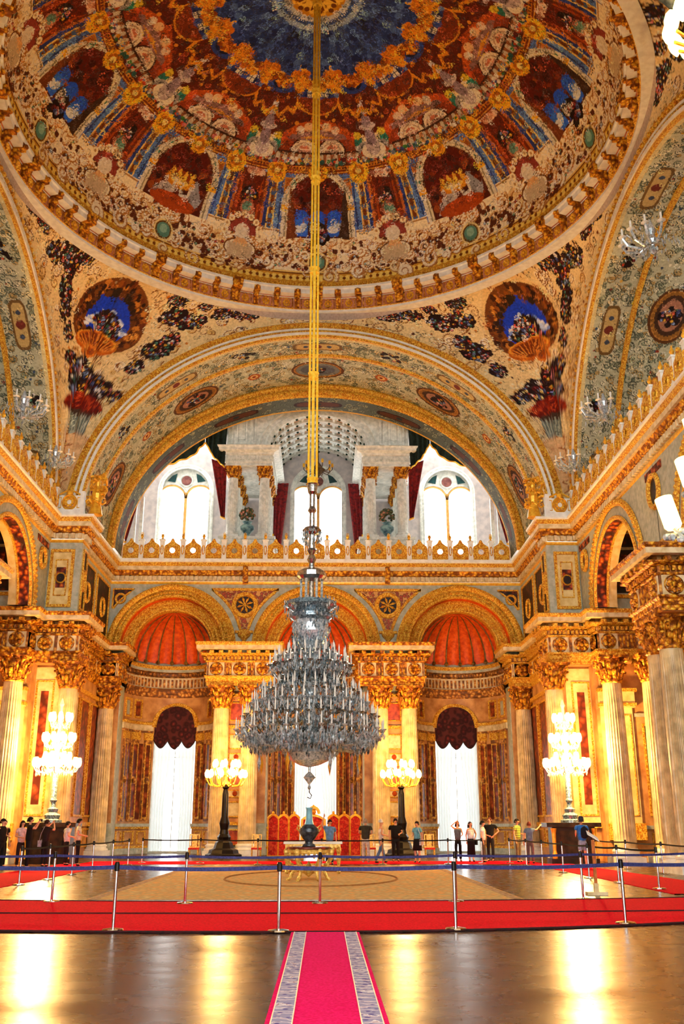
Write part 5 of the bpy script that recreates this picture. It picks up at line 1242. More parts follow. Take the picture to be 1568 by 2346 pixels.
for s, wd in ((1, 'right'), (-1, 'left')):
    def F_(u, z, d, s=s): return (s * (XF - .3 - d), u, z)
    balustrade('balustrade', F_, [43.3 - k * 1.18 for k in range(0, 21)], [43.3 + .59 - k * 1.18 for k in range(0, 22)], 'gilt and white balustrade of the %s side gallery rising out of the photo' % wd)
    # pedestal panel over the corner pier
    def FPd(u, z, d, s=s): return (s * u, 44.35 - d, z)
    t = empty('balustrade_pedestal', (0, 0, 0), 'white balustrade block with a gilt rosette over the %s corner pier' % wd, 'pedestal', 'corner balustrade blocks')
    b = MB(); b.pbox(FPd, 11.3, 12.75, 15.85, 16.1, -.25, .12); b.pbox(FPd, 11.4, 12.65, 16.1, 16.85, -.15, .02); b.pbox(FPd, 11.3, 11.5, 16.1, 17.05, -.2, .1); b.pbox(FPd, 12.55, 12.75, 16.1, 17.05, -.2, .1); b.build('block', white, t)
    q = MB(); q.curve(FPd, [(12.03 + .3 * cos(a), 16.5 + .34 * sin(a)) for a in np.linspace(0, 2 * pi, 25)[:-1]], [(-.08, .02), (0, .14), (.08, .02)], True)
    for e in range(9): a = 2 * pi * e / 9; q.ball(FPd(12.03 + .17 * cos(a), 16.5 + .19 * sin(a), .06), .08, 5, 4)
    q.ball(FPd(12.03, 16.98, .03), .15, 7, 5)
    for e in (-1, 1): q.tube([FPd(12.03 + e * .5, 16.9, .02), FPd(12.03 + e * .3, 17.0, .02), FPd(12.03 + e * .12, 17.1, .02)], .05, 5); q.frame(FPd, 12.03 + e * .47 - .09, 12.03 + e * .47 + .09, 16.2, 16.75, .03, .02, .05)
    q.build('rosette', goldplain, t)
    # gilt scroll group at the foot of the great arch
    rr = random.Random(4)
    g = MB()
    cx = s * 10.75; 
    for e in range(26):
        a = rr.uniform(0, 6); R_ = rr.uniform(.12, .3); x0, z0 = cx + rr.uniform(-.38, .38), 16.2 + rr.uniform(0, 1.7) ; 
        g.tube([(x0 + R_ * (1 - .1 * i) * cos(a + i * .7), 44.3 + rr.uniform(-.1, .2), z0 + R_ * (1 - .1 * i) * sin(a + i * .7)) for i in range(9)], [.07 * (1 - .08 * i) for i in range(9)], 5)
    g.lathe([(.02, 0), (.35, .03), (.3, .3), (.2, .7), (.26, 1.1), (.14, 1.5), (.16, 1.8), (.02, 2.0)], (cx, 44.45, ZG), 10)
    tag(g.build('gilt_cartouche', goldplain), 'gilt scrollwork group at the %s foot of the great arch' % wd, 'ornament', 'gilt scroll groups at the arch feet')

# vases with bouquets on the gallery
def vase(x, y, z, label):
    t = empty('flower_vase', (x, y, z), label, 'vase', 'flower vases of the gallery')
    b = MB(); b.lathe([(.02, 0), (.26, 0), (.26, .1), (.14, .16), (.22, .3), (.4, .5), (.42, .7), (.2, .88), (.3, 1.0)], n=14); b.build('vase_body', MATS['teal_vase'], t, smooth=True)
    rr = random.Random(int(x * 10) + 3); f = MB()
    for i in range(60):
        a = rr.uniform(0, 2 * pi); p = rr.uniform(-.4, 1.4); R_ = .42
        f.ball((R_ * cos(a) * cos(p), R_ * sin(a) * cos(p), 1.4 + R_ * sin(p)), rr.uniform(.07, .13), 5, 4)
    f.build('bouquet', MATS['bouquet'], t)
pmat('teal_vase', (150, 190, 190), (40, 90, 110), 3, .3); ornmat('bouquet', [(230, 190, 170), (190, 110, 90), (90, 110, 70), (60, 70, 60)], 6, .8, 0, .2)
vase(-4.15, 54.1, 17.6, 'teal vase with pink bouquet between the left front gallery columns'); vase(4.15, 54.1, 17.6, 'teal vase with pink bouquet between the right front gallery columns')
# hanging lamp in the gallery vault
def ringlamp(x, y, z, label):
    t = empty('hanging_lamp', (x, y, z), label, 'lamp')
    b = MB(); b.lathe([(.02, -.55), (.1, -.45), (.3, -.25), (.45, 0), (.3, .1), (.06, .5), (.03, 1.2), (.03, 2.2)], n=14); b.build('bowl', MATS['dark_bronze'], t)
    for k in range(10):
        a = 2 * pi * k / 10; c = MB(); c.tube([(.3 * cos(a), .3 * sin(a), -.1), (.7 * cos(a), .7 * sin(a), -.2), (.9 * cos(a), .9 * sin(a), .0), (.9 * cos(a), .9 * sin(a), .15)], .03, 5); ar = c.build('arm', MATS['dark_bronze'], t)
        e = MB(); e.lathe([(.04, .15), (.09, .22), (.07, .4)], (.9 * cos(a), .9 * sin(a), 0), 8); e.build('glass_cup', goldplain, ar)
pmat('dark_bronze', (110, 80, 50), (50, 36, 26), 6, .4, .3)
ringlamp(0, 56.6, 22.9, 'small dark ring lamp hanging in the gallery vault above the middle window')

# ================================================================== niche windows, curtains, valances
sheer = newmat('sheer_curtain')[0]; nt = sheer.node_tree; bs = nt.nodes['Principled BSDF']; bs.inputs['Base Color'].default_value = (.9, .95, .95, 1); bs.inputs['Roughness'].default_value = .9
tl = nt.nodes.new('ShaderNodeBsdfTranslucent'); tl.inputs[0].default_value = (.26, .31, .31, 1); tp = nt.nodes.new('ShaderNodeBsdfTransparent'); m1 = nt.nodes.new('ShaderNodeMixShader'); m2 = nt.nodes.new('ShaderNodeMixShader')
m1.inputs[0].default_value = .6; m2.inputs[0].default_value = .05; nt.links.new(bs.outputs[0], m1.inputs[1]); nt.links.new(tl.outputs[0], m1.inputs[2]); nt.links.new(m1.outputs[0], m2.inputs[1]); nt.links.new(tp.outputs[0], m2.inputs[2]); nt.links.new(m2.outputs[0], nt.nodes['Material Output'].inputs[0])
val = ornmat('maroon_brocade', [(120, 40, 36), (70, 16, 20), (40, 8, 14), (84, 30, 30)], 3.5, .8, 0, .3)
wfr = pmat('pale_window_paint', (206, 214, 206), (180, 190, 184), 4)
YW = YN + RN * cos(1.19 / RN) - .05 + .35
for k, wd in ((-1, 'left'), (0, 'middle'), (1, 'right')):
    cx = k * PX
    t = MB(); FWn = lambda u, z, d: (cx + u, YW - d, z)
    t.curve(FWn, [(1.19, 0)] + [(1.19 * cos(q), WS + 1.19 * sin(q)) for q in np.linspace(0, pi, 24)] + [(-1.19, 0)], [(0, -.1), (-.1, -.1), (-.1, 0), (.02, 0)])
    wn = struct(t.build('window_%d' % (k + 5), wfr))
    b = MB(); b.pbox(FWn, -.02, .02, .1, 7.9, -.1, -.04)
    for z in (5.2,): b.pbox(FWn, -1.1, 1.1, z - .02, z + .02, -.1, -.04)
    b.pbox(FWn, -1.19, 1.19, 0, .12, -.1, .3); b.build('glazing_bars', wfr, wn)
    gl = MB(); gl.add([FWn(a, z, -.08) for a, z in ((-1.19, 0), (1.19, 0), (1.19, 8.04), (-1.19, 8.04))], [(0, 1, 2, 3)]); gl.build('pane', MATS['window_glass'], wn)
    for s, sd in ((-1, 'left'), (1, 'right')):
        P = []
        for i in range(26):
            q = i / 25; z = 6.9 * (1 - q) + .05
            inner = .06 + (.62 * q ** 1.5 if q < .62 else .62 * .62 ** 1.5 - (q - .62) * .1) + .1
            row = []
            for j in range(34):
                e = j / 33; u = 1.16 - (1.16 - inner) * (1 - e) if False else inner + (1.14 - inner) * e
                row.append((cx + s * u, YW - .22 - .06 * sin(e * 9 * pi) * (1.1 - .4 * q), z))
            P.append(row)
        c = MB(); c.grid(P); o = c.build('sheer_curtain', sheer, smooth=True)
        tag(o, 'white sheer curtain, %s half of the %s niche window' % (sd, wd), 'curtain', 'sheer curtains of the niche windows')
    n = 61; top = []; bot = []
    for u in np.linspace(-1.2, 1.2, n):
        zt = WS + sqrt(max(1.19 ** 2 - u * u, 0)); zb = 5.85 + .42 * abs(sin((u / 1.2) * 1.5 * pi + pi / 2)) ** 1.0 * (-1) + .3 - .1 * (1 - abs(u) / 1.2)
        top.append((cx + u, YW - .36, zt)); bot.append((cx + u, YW - .42 - .05 * sin(u * 9), min(zb, zt)))
    mid = [((a[0]), YW - .40 - .04 * sin(a[0] * 9), (a[2] + b_[2]) / 2) for a, b_ in zip(top, bot)]
    v = MB(); v.grid([bot, mid, top]); v.grid([[(a, b_ + .03, c_) for a, b_, c_ in r_] for r_ in (bot, mid, top)]); o = v.build('window_valance', val, smooth=True)
    tag(o, 'maroon brocade valance with scalloped hem over the %s niche window' % wd, 'valance', 'brocade valances of the niche windows')
    f = MB(); f.tube(bot, .035, 5); f.build('fringe', pmat('dark_fringe', (60, 24, 20), (36, 14, 14), 9) if 'dark_fringe' not in MATS else MATS['dark_fringe'], o)
pmat('candle_wax', (244, 244, 236), (226, 226, 216), 8, .4)
# ================================================================== the great chandelier and the other lights
def chandelier():
    t = empty('crystal_chandelier', (0, YC, 0), 'enormous tiered crystal chandelier hanging in the centre of the hall', 'chandelier')
    st = MB(); st.lathe([(.02, 2.62), (.06, 2.7), (.03, 2.8), (.1, 2.9), (.2, 3.02), (.12, 3.12), (.04, 3.2), (.05, 3.35), (.3, 3.4), (.62, 3.55), (.78, 3.8), (.74, 4.0), (.5, 4.1), (.3, 4.3), (.22, 5.2), (.3, 5.8), (.2, 6.6), (.34, 7.2), (.5, 7.5), (.62, 7.8), (.55, 8.1), (.6, 8.25)], n=24)
    st.build('lower_stem', crystal, t)
    # hook under the bowl
    h = MB(); h.tube([(0, 0, 2.68), (.0, 0, 2.55), (.08, 0, 2.46), (.03, 0, 2.36), (-.06, 0, 2.4)], .022, 5); h.build('hook', MATS['dark_bronze'], t)
    u = MB(); u.lathe([(.6, 8.2), (.72, 8.3), (.74, 8.42), (.6, 8.5), (.9, 8.72), (.86, 8.86), (.5, 8.9), (.44, 8.96)], n=28); u.build('crown_ring', darkcrys, t)
    for k in range(6):
        a = 2 * pi * k / 6; c = MB(); c.lathe([(.06, 8.9), (.045, 9.0), (.045, 9.62), (.07, 9.7)], (.36 * cos(a), .36 * sin(a), 0), 8); c.build('glass_rod', crystal, t)
    u = MB(); u.lathe([(.1, 8.9), (.1, 9.6), (.42, 9.66), (.52, 9.76), (.5, 9.92), (.36, 10.02), (.12, 10.08), (.09, 10.25), (.16, 10.4), (.1, 10.55), (.2, 10.7), (.12, 10.8), (.1, 11.3), (.3, 11.36), (.34, 11.46), (.26, 11.56), (.1, 11.62), (.09, 12.1), (.16, 12.2), (.1, 12.35), (.1, 12.8), (.16, 12.9), (.2, 13.15), (.24, 13.2), (.05, 13.2)], n=20); u.build('upper_stem', silver, t)
    # tiers: radius, height, number of lights, hub height
    tiers = [(2.45, 4.5, 40, 4.2), (2.25, 4.95, 38, 4.6), (1.95, 5.4, 34, 5.0), (1.65, 5.75, 28, 5.4), (1.2, 5.95, 22, 5.7), (1.38, 6.65, 26, 6.4), (1.22, 6.9, 22, 6.6), (.8, 7.1, 12, 6.8)]
    n = 0; arms = None; cr = MB(); cr2 = MB(); rest = MB()
    # one candle and one arm per light: the ones facing the room become parts of their own
    cand = None
    for ti, (r, z, k, zh) in enumerate(tiers):
        ar = MB()
        for j in range(k):
            a = 2 * pi * (j + .5 * (ti % 2)) / k; ca, sa = cos(a), sin(a); r_ = r * (1 if j % 2 else .93)
            pts = [(.25, zh), (.45 * r_, zh - .2), (.8 * r_, zh - .22), (r_, z - .1), (r_, z)]
            ar.tube([(q * ca, q * sa, zz) for q, zz in pts], [.035, .03, .025, .022, .02], 5)
            ar.lathe([(.02, -.04), (.1, .02), (.11, .04), (.03, .05)], (r_ * ca, r_ * sa, z), 8)
            front = sa < .1
            if n < 98 and front and (j % 2 == 0 or ti in (0, 1)):
                if cand is None:
                    cm = MB(); cm.lathe([(.026, .04), (.026, .3), (.014, .36), (.004, .42)], n=6); cand = cm.build('candle', MATS['candle_wax'], t); cand.location = (r_ * ca, r_ * sa, z)
                else:
                    c = cand.copy(); COL.objects.link(c); c.location = (r_ * ca, r_ * sa, z)
                n += 1
            else: rest.lathe([(.026, .04), (.026, .3), (.014, .36), (.004, .42)], (r_ * ca, r_ * sa, z), 6)
            for q in range(3): cr.octa((r_ * ca * (1 + .02 * (q - 1)) + .05 * (q - 1) * sa, r_ * sa - .05 * (q - 1) * ca, z - .1 - .05 * q), .022, .08)
            cr2.octa((r_ * .8 * ca, r_ * .8 * sa, zh - .36), .035, .1)
            # swags of beads between the lights
            a2 = a + 2 * pi / k
            for q in range(5):
                t_ = (q + .5) / 5; aa = a + (a2 - a) * t_; sag = .16 * (1 - (2 * t_ - 1) ** 2)
                cr.octa((r * .96 * cos(aa), r * .96 * sin(aa), z - .12 - sag), .026, .04)
        ar.build('arm_ring', crystal if ti % 2 == 0 else silver, t)
    o = rest.build('candle_stock', MATS['candle_wax'], t); o['kind'] = 'stuff'
    # curtains of cut drops, tier by tier, and the lower skirt with its festoons
    rr = random.Random(3)
    for z0, z1, ra, rb, k in ((3.95, 4.35, .95, 2.3, 1100), (4.35, 5.0, 1.9, 2.3, 500), (4.9, 5.45, 1.5, 2.1, 500), (5.4, 6.0, 1.1, 1.8, 600), (5.9, 6.4, .5, 1.05, 500), (6.4, 6.75, .8, 1.36, 500), (6.7, 7.2, .6, .95, 400), (7.1, 8.2, .5, .66, 700), (3.6, 4.2, .5, .85, 350), (8.3, 8.95, .55, .95, 300), (11.0, 11.4, .2, .36, 90)):
        for _ in range(k):
            a = rr.uniform(0, 2 * pi); q = sqrt(rr.uniform(ra * ra, rb * rb)); z = rr.uniform(z0, z1)
            (cr if rr.random() < .6 else cr2).octa((q * cos(a), q * sin(a), z), rr.uniform(.014, .034), rr.uniform(.04, .12))
    for k in range(8):
        a = 2 * pi * (k + .5) / 8; cx, cy = 1.75 * cos(a), 1.75 * sin(a)
        for _ in range(150):
            b = rr.uniform(0, 2 * pi); q = .5 * sqrt(rr.random()); cr.octa((cx + q * cos(b), cy + q * sin(b), 3.75 + .5 * q + rr.uniform(0, .35)), rr.uniform(.02, .045), rr.uniform(.05, .14))
        c2 = MB(); c2.tube([(.5 * cos(a), .5 * sin(a), 4.45), (1.0 * cos(a), 1.0 * sin(a), 4.0), (1.5 * cos(a), 1.5 * sin(a), 3.88), (2.1 * cos(a), 2.1 * sin(a), 4.1), (2.3 * cos(a), 2.3 * sin(a), 4.5)], [.07, .07, .07, .06, .04], 8); c2.build('scroll_arm', crystal, t)
        d = MB(); d.octa((cx, cy, 3.45), .06, .32); d.build('pendant_drop', goldplain if k % 2 else crystal, t)
    a_ = cr.build('crystal_drops', crystal, t); a_['kind'] = 'stuff'
    b_ = cr2.build('smoky_drops', darkcrys, t); b_['kind'] = 'stuff'
    return t
chandelier()
# gilt rods and chain from the chandelier up into the dome
t = empty('suspension_chain', (0, YC, 0), 'gilt suspension rods rising from the chandelier to the dome centre', 'chain')
for k, (x, y, r) in enumerate(((-.15, 0, .045), (.15, 0, .045), (0, -.14, .06), (0, .14, .03))):
    m = MB(); m.tube([(x, y, 13.15), (x * .7, y * .7, 35.7)], r, 6); m.build('rod', goldrod, t)
for z in (13.3, 17.5, 22.0, 26.2, 30.5, 35.2):
    m = MB(); m.lathe([(.06, -.16), (.2, -.1), (.14, 0), (.22, .12), (.06, .2)], (0, 0, z), 10); m.build('collar', goldrod, t)

glow = emat('lit_glass_shade', (255, 212, 120), 6.0)
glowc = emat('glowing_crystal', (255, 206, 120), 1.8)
# two tall crystal candelabra on their dark pedestals
def candelabrum(x, y, label, plabel):
    ped = empty('candelabrum_pedestal', (x, y, 0), plabel, 'pedestal', 'dark mantel pedestals of the candelabra')
    b = MB(); b.box(-1.0, 1.0, -.45, .45, 0, .2); b.box(-.9, .9, -.38, .38, .2, 1.45); b.build('cabinet', MATS['dark_wood'], ped)
    b = MB(); b.box(-1.15, 1.15, -.55, .55, 1.45, 1.62); b.build('top', MATS['dark_marble'], ped)
    for s in (-1, 1):
        q = MB(); q.lathe([(.1, .2), (.12, .3), (.07, .5), (.09, 1.2), (.13, 1.4)], (s * .85, -.42, 0), 10); q.build('leg', goldplain, ped)
    b = MB(); b.box(-.6, .6, -.40, -.385, .4, 1.3); b.build('panel', MATS['dark_marble'], ped)
    t = empty('crystal_candelabrum', (x, y, 1.62), label, 'candelabrum', 'lit crystal candelabra before the corner columns')
    b = MB(); b.lathe([(.42, 0), (.42, .1), (.3, .16), (.34, .3), (.2, .42), (.24, .55), (.12, .62), (.1, .8), (.16, .9), (.12, 1.0), (.12, 1.9), (.08, 2.1), (.14, 2.2)], n=16); b.build('base', darkcrys, t)
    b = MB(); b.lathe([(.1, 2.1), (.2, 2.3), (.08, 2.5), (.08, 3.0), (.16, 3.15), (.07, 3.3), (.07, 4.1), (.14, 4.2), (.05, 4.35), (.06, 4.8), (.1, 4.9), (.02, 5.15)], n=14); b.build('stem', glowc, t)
    for r, z, k in ((.92, 2.25, 12), (.5, 2.5, 6), (.62, 3.3, 10), (.42, 4.15, 8)):
        for j in range(k):
            a = 2 * pi * (j + .3) / k; ca, sa = cos(a), sin(a)
            q = MB(); q.tube([(.08 * ca, .08 * sa, z - .05), (r * .5 * ca, r * .5 * sa, z - .25), (r * .9 * ca, r * .9 * sa, z - .18), (r * ca, r * sa, z)], .025, 5); ar = q.build('arm', crystal, t)
            g = MB(); g.lathe([(.04, 0), (.1, .08), (.12, .22), (.09, .36), (.07, .4)], (r * ca, r * sa, z), 8); g.build('glass_shade', glow, ar)
    d = MB(); rr = random.Random(9)
    for r, z, k in ((.85, 2.05, 120), (.5, 2.7, 60), (.6, 3.1, 90), (.4, 3.95, 70), (.3, 3.6, 40)):
        for _ in range(k): a = rr.uniform(0, 6.3); q = r * sqrt(rr.random()); d.octa((q * cos(a), q * sin(a), z + rr.uniform(-.1, .16)), .025, rr.uniform(.04, .1))
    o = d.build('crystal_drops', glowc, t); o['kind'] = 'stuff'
pmat('dark_wood', (52, 28, 18), (26, 14, 10), 4, .35); pmat('dark_marble', (70, 48, 36), (34, 24, 20), 3, .25)
candelabrum(10.95, 42.3, 'tall lit crystal candelabrum on the right, in front of the corner column', 'dark pedestal under the right crystal candelabrum')
candelabrum(-10.95, 42.3, 'tall lit crystal candelabrum on the left, behind the group of visitors', 'dark pedestal under the left crystal candelabrum')
# torcheres: black posts with globe lamps
def torchere(x, y, label):
    t = empty('torchere', (x, y, 0), label, 'floor lamp', 'black torcheres beside the red screen')
    b = MB(); b.lathe([(.9, 0), (.9, .14), (.75, .2), (.7, .36), (.5, .44), (.42, .7), (.3, .8), (.34, .95), (.24, 1.1)], n=8); b.build('base', black, t)
    b = MB(); b.lathe([(.24, 1.1), (.2, 1.3), (.26, 1.6), (.17, 1.9), (.15, 3.0), (.1, 3.2), (.18, 3.3), (.06, 3.4)], n=16); b.build('pole', black, t)
    b = MB(); b.lathe([(.05, 3.38), (.16, 3.45), (.06, 3.6), (.05, 4.1), (.1, 4.2), (.03, 4.5)], n=10); b.build('stem', goldplain, t)
    for r, z, k in ((.95, 3.75, 10), (.5, 3.85, 5), (.62, 4.25, 7)):
        for j in range(k):
            a = 2 * pi * (j + .25) / k; ca, sa = cos(a), sin(a)
            q = MB(); q.tube([(.05 * ca, .05 * sa, z - .2), (r * .45 * ca, r * .45 * sa, z - .42), (r * .85 * ca, r * .85 * sa, z - .34), (r * ca, r * sa, z - .1), (r * ca, r * sa, z)], .028, 5); q.ball((r * .8 * ca, r * .8 * sa, z - .36), .05, 5, 4)
            ar = q.build('arm', goldplain, t)
            g = MB(); g.lathe([(.05, 0), (.12, .1), (.13, .24), (.07, .36), (.06, .4)], (r * ca, r * sa, z), 9); g.build('glass_globe', glow, ar)
torchere(-4.42, 49.6, 'black torchere with lit globes left of the red screen'); torchere(4.35, 49.6, 'black torchere with lit globes right of the red screen')

# crystal wall brackets on the side galleries
def bracket(x, y, z, s, sc, label):
    t = empty('crystal_bracket', (x, y, z), label, 'wall light', 'crystal brackets above the side galleries')
    t.scale = (sc, sc, sc)
    b = MB(); b.lathe([(.02, -.5), (.14, -.4), (.08, -.2), (.2, 0), (.1, .2), (.16, .4), (.03, .8)], n=10); b.build('stem', crystal, t)
    rr = random.Random(int(y))
    for k in range(7):
        a = pi * (k / 6) + (0 if s > 0 else pi) + pi / 2; ca, sa = cos(a), sin(a)
        q = MB(); q.tube([(.05 * ca, .05 * sa, -.1), (.4 * ca, .4 * sa, -.3), (.8 * ca, .8 * sa, -.2), (.95 * ca, .95 * sa, .05), (.8 * ca, .8 * sa, .2), (.68 * ca, .68 * sa, .1)], [.05, .05, .05, .045, .035, .02], 6)
        ar = q.build('arm', crystal, t)
        g = MB(); g.lathe([(.02, 0), (.14, .04), (.04, .08), (.035, .34)], (.95 * ca, .95 * sa, .08), 8); g.build('candle_cup', MATS['candle_wax'], ar)
    d = MB()
    for _ in range(80): a = rr.uniform(0, 6.3); q = rr.uniform(.1, .9); d.octa((q * cos(a), q * sin(a), rr.uniform(-.5, .1)), .03, .1)
    o = d.build('crystal_drops', crystal, t); o['kind'] = 'stuff'
for x, y, z, s, sc, lb in ((12.2, 36.6, 18.1, 1, 1., 'crystal bracket on the right gallery, the middle one before the vault'), (12.3, 42.2, 17.9, 1, .9, 'crystal bracket on the right gallery closest to the far corner'), (12.1, 29.2, 21.4, 1, 1.1, 'crystal bracket high on the right side near the photo edge'),
    (-12.2, 36.8, 18.1, -1, 1., 'crystal bracket on the left gallery, the one at the photo edge'), (-12.3, 42.2, 17.9, -1, .9, 'crystal bracket on the left gallery closest to the far corner')): bracket(x, y, z, s, sc, lb)

# hanging hall lamp at the right edge, close to the camera
t = empty('hall_chandelier', (7.08, 13.0, 0), 'lit chandelier with glass cylinder shades cut by the right edge', 'chandelier')
b = MB(); b.lathe([(.03, 5.1), (.16, 5.3), (.08, 5.7), (.2, 6.0), (.07, 6.3), (.03, 6.7), (.03, 26)], n=10); b.build('stem', goldplain, t)
for k in range(10):
    a = 2 * pi * k / 10 + .35; ca, sa = cos(a), sin(a); zz = 5.75 + .9 * (k % 2); r = 1.5 if k % 2 == 0 else 1.35
    q = MB(); q.tube([(0, 0, zz + .1), (.35 * ca, .35 * sa, zz - .15), (r * .9 * ca, r * .9 * sa, zz - .2), (r * ca, r * sa, zz)], .035, 6)
    for e in range(6): q.ball((r * ca + .12 * cos(e), r * sa + .12 * sin(e), zz - .04 - .03 * e), .06, 5, 4)
    ar = q.build('arm', crystal, t)
    g = MB(); g.lathe([(.10, 0), (.13, .04), (.13, .5), (.12, .5), (.12, .05)], n=16); o = g.build('glass_cylinder', glow, ar); o.location = (r * ca, r * sa, zz); o.rotation_euler = (-.22 * sa, .22 * ca, 0)
for k in range(14):
    a = 2 * pi * k / 14; q = MB()
    q.tube([(0, 0, 14.4), (.3 * cos(a), .3 * sin(a), 14.4), (.64 * cos(a), .64 * sin(a), 14.7)], .03, 5); ar = q.build('arm', goldplain, t)
    g = MB(); g.lathe([(.02, -.22), (.1, -.08), (.14, .06), (.09, .22), (.02, .3)], (.64 * cos(a), .64 * sin(a), 14.8), 8); g.build('glass_cup', glow, ar)

# ================================================================== carpets
def carpetmat(name, c, c2, sc=30):
    m, nt, bs = newmat(name); L = nt.links.new; tc = nt.nodes.new('ShaderNodeTexCoord'); nz = nt.nodes.new('ShaderNodeTexNoise'); nz.inputs['Scale'].default_value = sc; nz.inputs['Detail'].default_value = 4
    r = nt.nodes.new('ShaderNodeValToRGB'); r.color_ramp.elements[0].position = .4; r.color_ramp.elements[1].position = .6; r.color_ramp.elements[0].color = rgba(c2); r.color_ramp.elements[1].color = rgba(c)
    L(tc.outputs['Object'], nz.inputs['Vector']); L(nz.outputs['Fac'], r.inputs[0]); L(r.outputs[0], bs.inputs['Base Color']); bs.inputs['Roughness'].default_value = .95; bs.inputs['Specular IOR Level'].default_value = .05
    b = nt.nodes.new('ShaderNodeBump'); b.inputs['Distance'].default_value = .01; L(nz.outputs['Fac'], b.inputs['Height']); L(b.outputs[0], bs.inputs['Normal']); return m
redc = carpetmat('red_carpet_pile', (255, 14, 46), (226, 6, 34)); pinkc = carpetmat('pink_red_carpet_pile', (250, 30, 126), (236, 18, 100)); beige = ornmat('beige_carpet_pattern', [(246, 206, 130), (216, 186, 124), (190, 160, 104), (230, 170, 96)], 5, .95, 0, .05, .005)
hem = pmat('dark_carpet_edge', (60, 20, 24), (30, 20, 24), 12, .9)
def strip(name, A, B, mat_, label, cat='carpet', z=.02, group=None, edge=True, h0=0.0):
    """carpet between two polylines A and B"""
    m = MB(); k = len(A)
    m.grid([[(*p, z) for p in A], [(*p, z) for p in B]]); m.grid([[(*p, h0) for p in A], [(*p, z) for p in A]]); m.grid([[(*p, h0) for p in B], [(*p, z) for p in B]])
    o = m.build(name, mat_); tag(o, label, cat, group)
    if edge:
        for P, sgn in ((A, 1), (B, -1)):
            e = MB(); e.tube([(p[0], p[1], z * .6 + .003) for p in P], .022, 4); e.build('edge', hem, o)
    return o
xs = np.linspace(-11, 11.4, 26)
f0 = lambda x: 15.85 + (.012 * (x - 0) ** 2 if x < 0 else .035 * x ** 2 * .9) if x > -9 else 16.8
front = [(x, min(f0(x), 18)) for x in xs]; mid = [(x, 18.95 + .004 * x * x + (.03 * x if x > 0 else 0)) for x in xs]; back = [(x, 21.75 + .012 * x * x + (.02 * x if x > 0 else 0)) for x in xs]
strip('red_carpet', front, mid, redc, 'wide red carpet strip crossing the hall, nearer half with the posts on its edge', group=None, z=.02)
strip('red_carpet', [(x, y + .06) for x, y in mid], back, redc, 'wide red carpet strip crossing the hall, farther half next to the beige carpet', z=.02)
strip('red_carpet', [(x, 41.6) for x in (-9.6, 0, 9.6)], [(x, 44.6) for x in (-9.6, 0, 9.6)], redc, 'far red carpet strip running behind the gilt table below the visitors', z=.015, edge=False)
strip('red_carpet', [(8.75, 24.0), (8.85, 30), (8.9, 41.4)], [(11.1, 24.0), (11.0, 30), (10.6, 41.4)], redc, 'red carpet strip running along the right side towards the candelabrum', z=.018, edge=False)
strip('red_carpet', [(-8.0, 23.3), (-7.9, 30), (-8.0, 41.4)], [(-10.4, 23.3), (-10.3, 30), (-10.2, 41.4)], redc, 'red carpet strip running along the left side below the visitors', z=.018, edge=False)
# runner towards the camera, with its flowered borders
t = MB(); t.grid([[(-.02, y, .02), (.0, y, .025), (1.0, y, .025), (1.02, y, .02)] for y in (2., 9, 15.8)]); rn = t.build('carpet_runner', pinkc); tag(rn, 'pink red runner with blue and white floral borders leading to the camera', 'carpet')
bm_, nt, bs = newmat('runner_border'); L = nt.links.new
tc = nt.nodes.new('ShaderNodeTexCoord'); mp = nt.nodes.new('ShaderNodeMapping'); mp.inputs['Scale'].default_value = (1, 1, 1); vo = nt.nodes.new('ShaderNodeTexVoronoi'); vo.inputs['Scale'].default_value = 11; wv = nt.nodes.new('ShaderNodeTexWave'); wv.bands_direction = 'Y'; wv.inputs['Scale'].default_value = .9; wv.inputs['Distortion'].default_value = 5; wv.inputs['Detail'].default_value = 3; wv.inputs['Detail Scale'].default_value = 4
L(tc.outputs['Object'], vo.inputs['Vector']); L(tc.outputs['Object'], wv.inputs['Vector'])
r1 = nt.nodes.new('ShaderNodeValToRGB'); r1.color_ramp.interpolation = 'CONSTANT'
for i, (p, c_) in enumerate(((0, (40, 50, 170)), (.3, (216, 216, 240)), (.48, (150, 60, 110)), (.6, (236, 236, 250)), (.8, (50, 60, 170)))):
    if i > 1: r1.color_ramp.elements.new(p)
    r1.color_ramp.elements[i].position = p; r1.color_ramp.elements[i].color = rgba(c_)
L(wv.outputs['Fac'], r1.inputs[0]); r2 = nt.nodes.new('ShaderNodeValToRGB'); r2.color_ramp.elements[0].position = .25; r2.color_ramp.elements[1].position = .35; r2.color_ramp.elements[0].color = rgba((110, 90, 150)); r2.color_ramp.elements[1].color = rgba((222, 220, 232))
L(vo.outputs['Distance'], r2.inputs[0]); mx = nt.nodes.new('ShaderNodeMix'); mx.data_type = 'RGBA'; mx.inputs[0].default_value = .45; L(r1.outputs[0], mx.inputs[6]); L(r2.outputs[0], mx.inputs[7]); L(mx.outputs[2], bs.inputs['Base Color']); bs.inputs['Roughness'].default_value = .95
for a, b, wd in ((.03, .21, 'left'), (.79, .97, 'right')):
    e = MB(); e.grid([[(x, y, .03) for x in (a, b)] for y in (2., 9, 15.75)]); bo = e.build('border', bm_, rn)
    for q in (a, b): z_ = MB(); z_.tube([(q, 2, .031), (q, 15.75, .031)], .006, 4); z_.build('piping', white, bo)
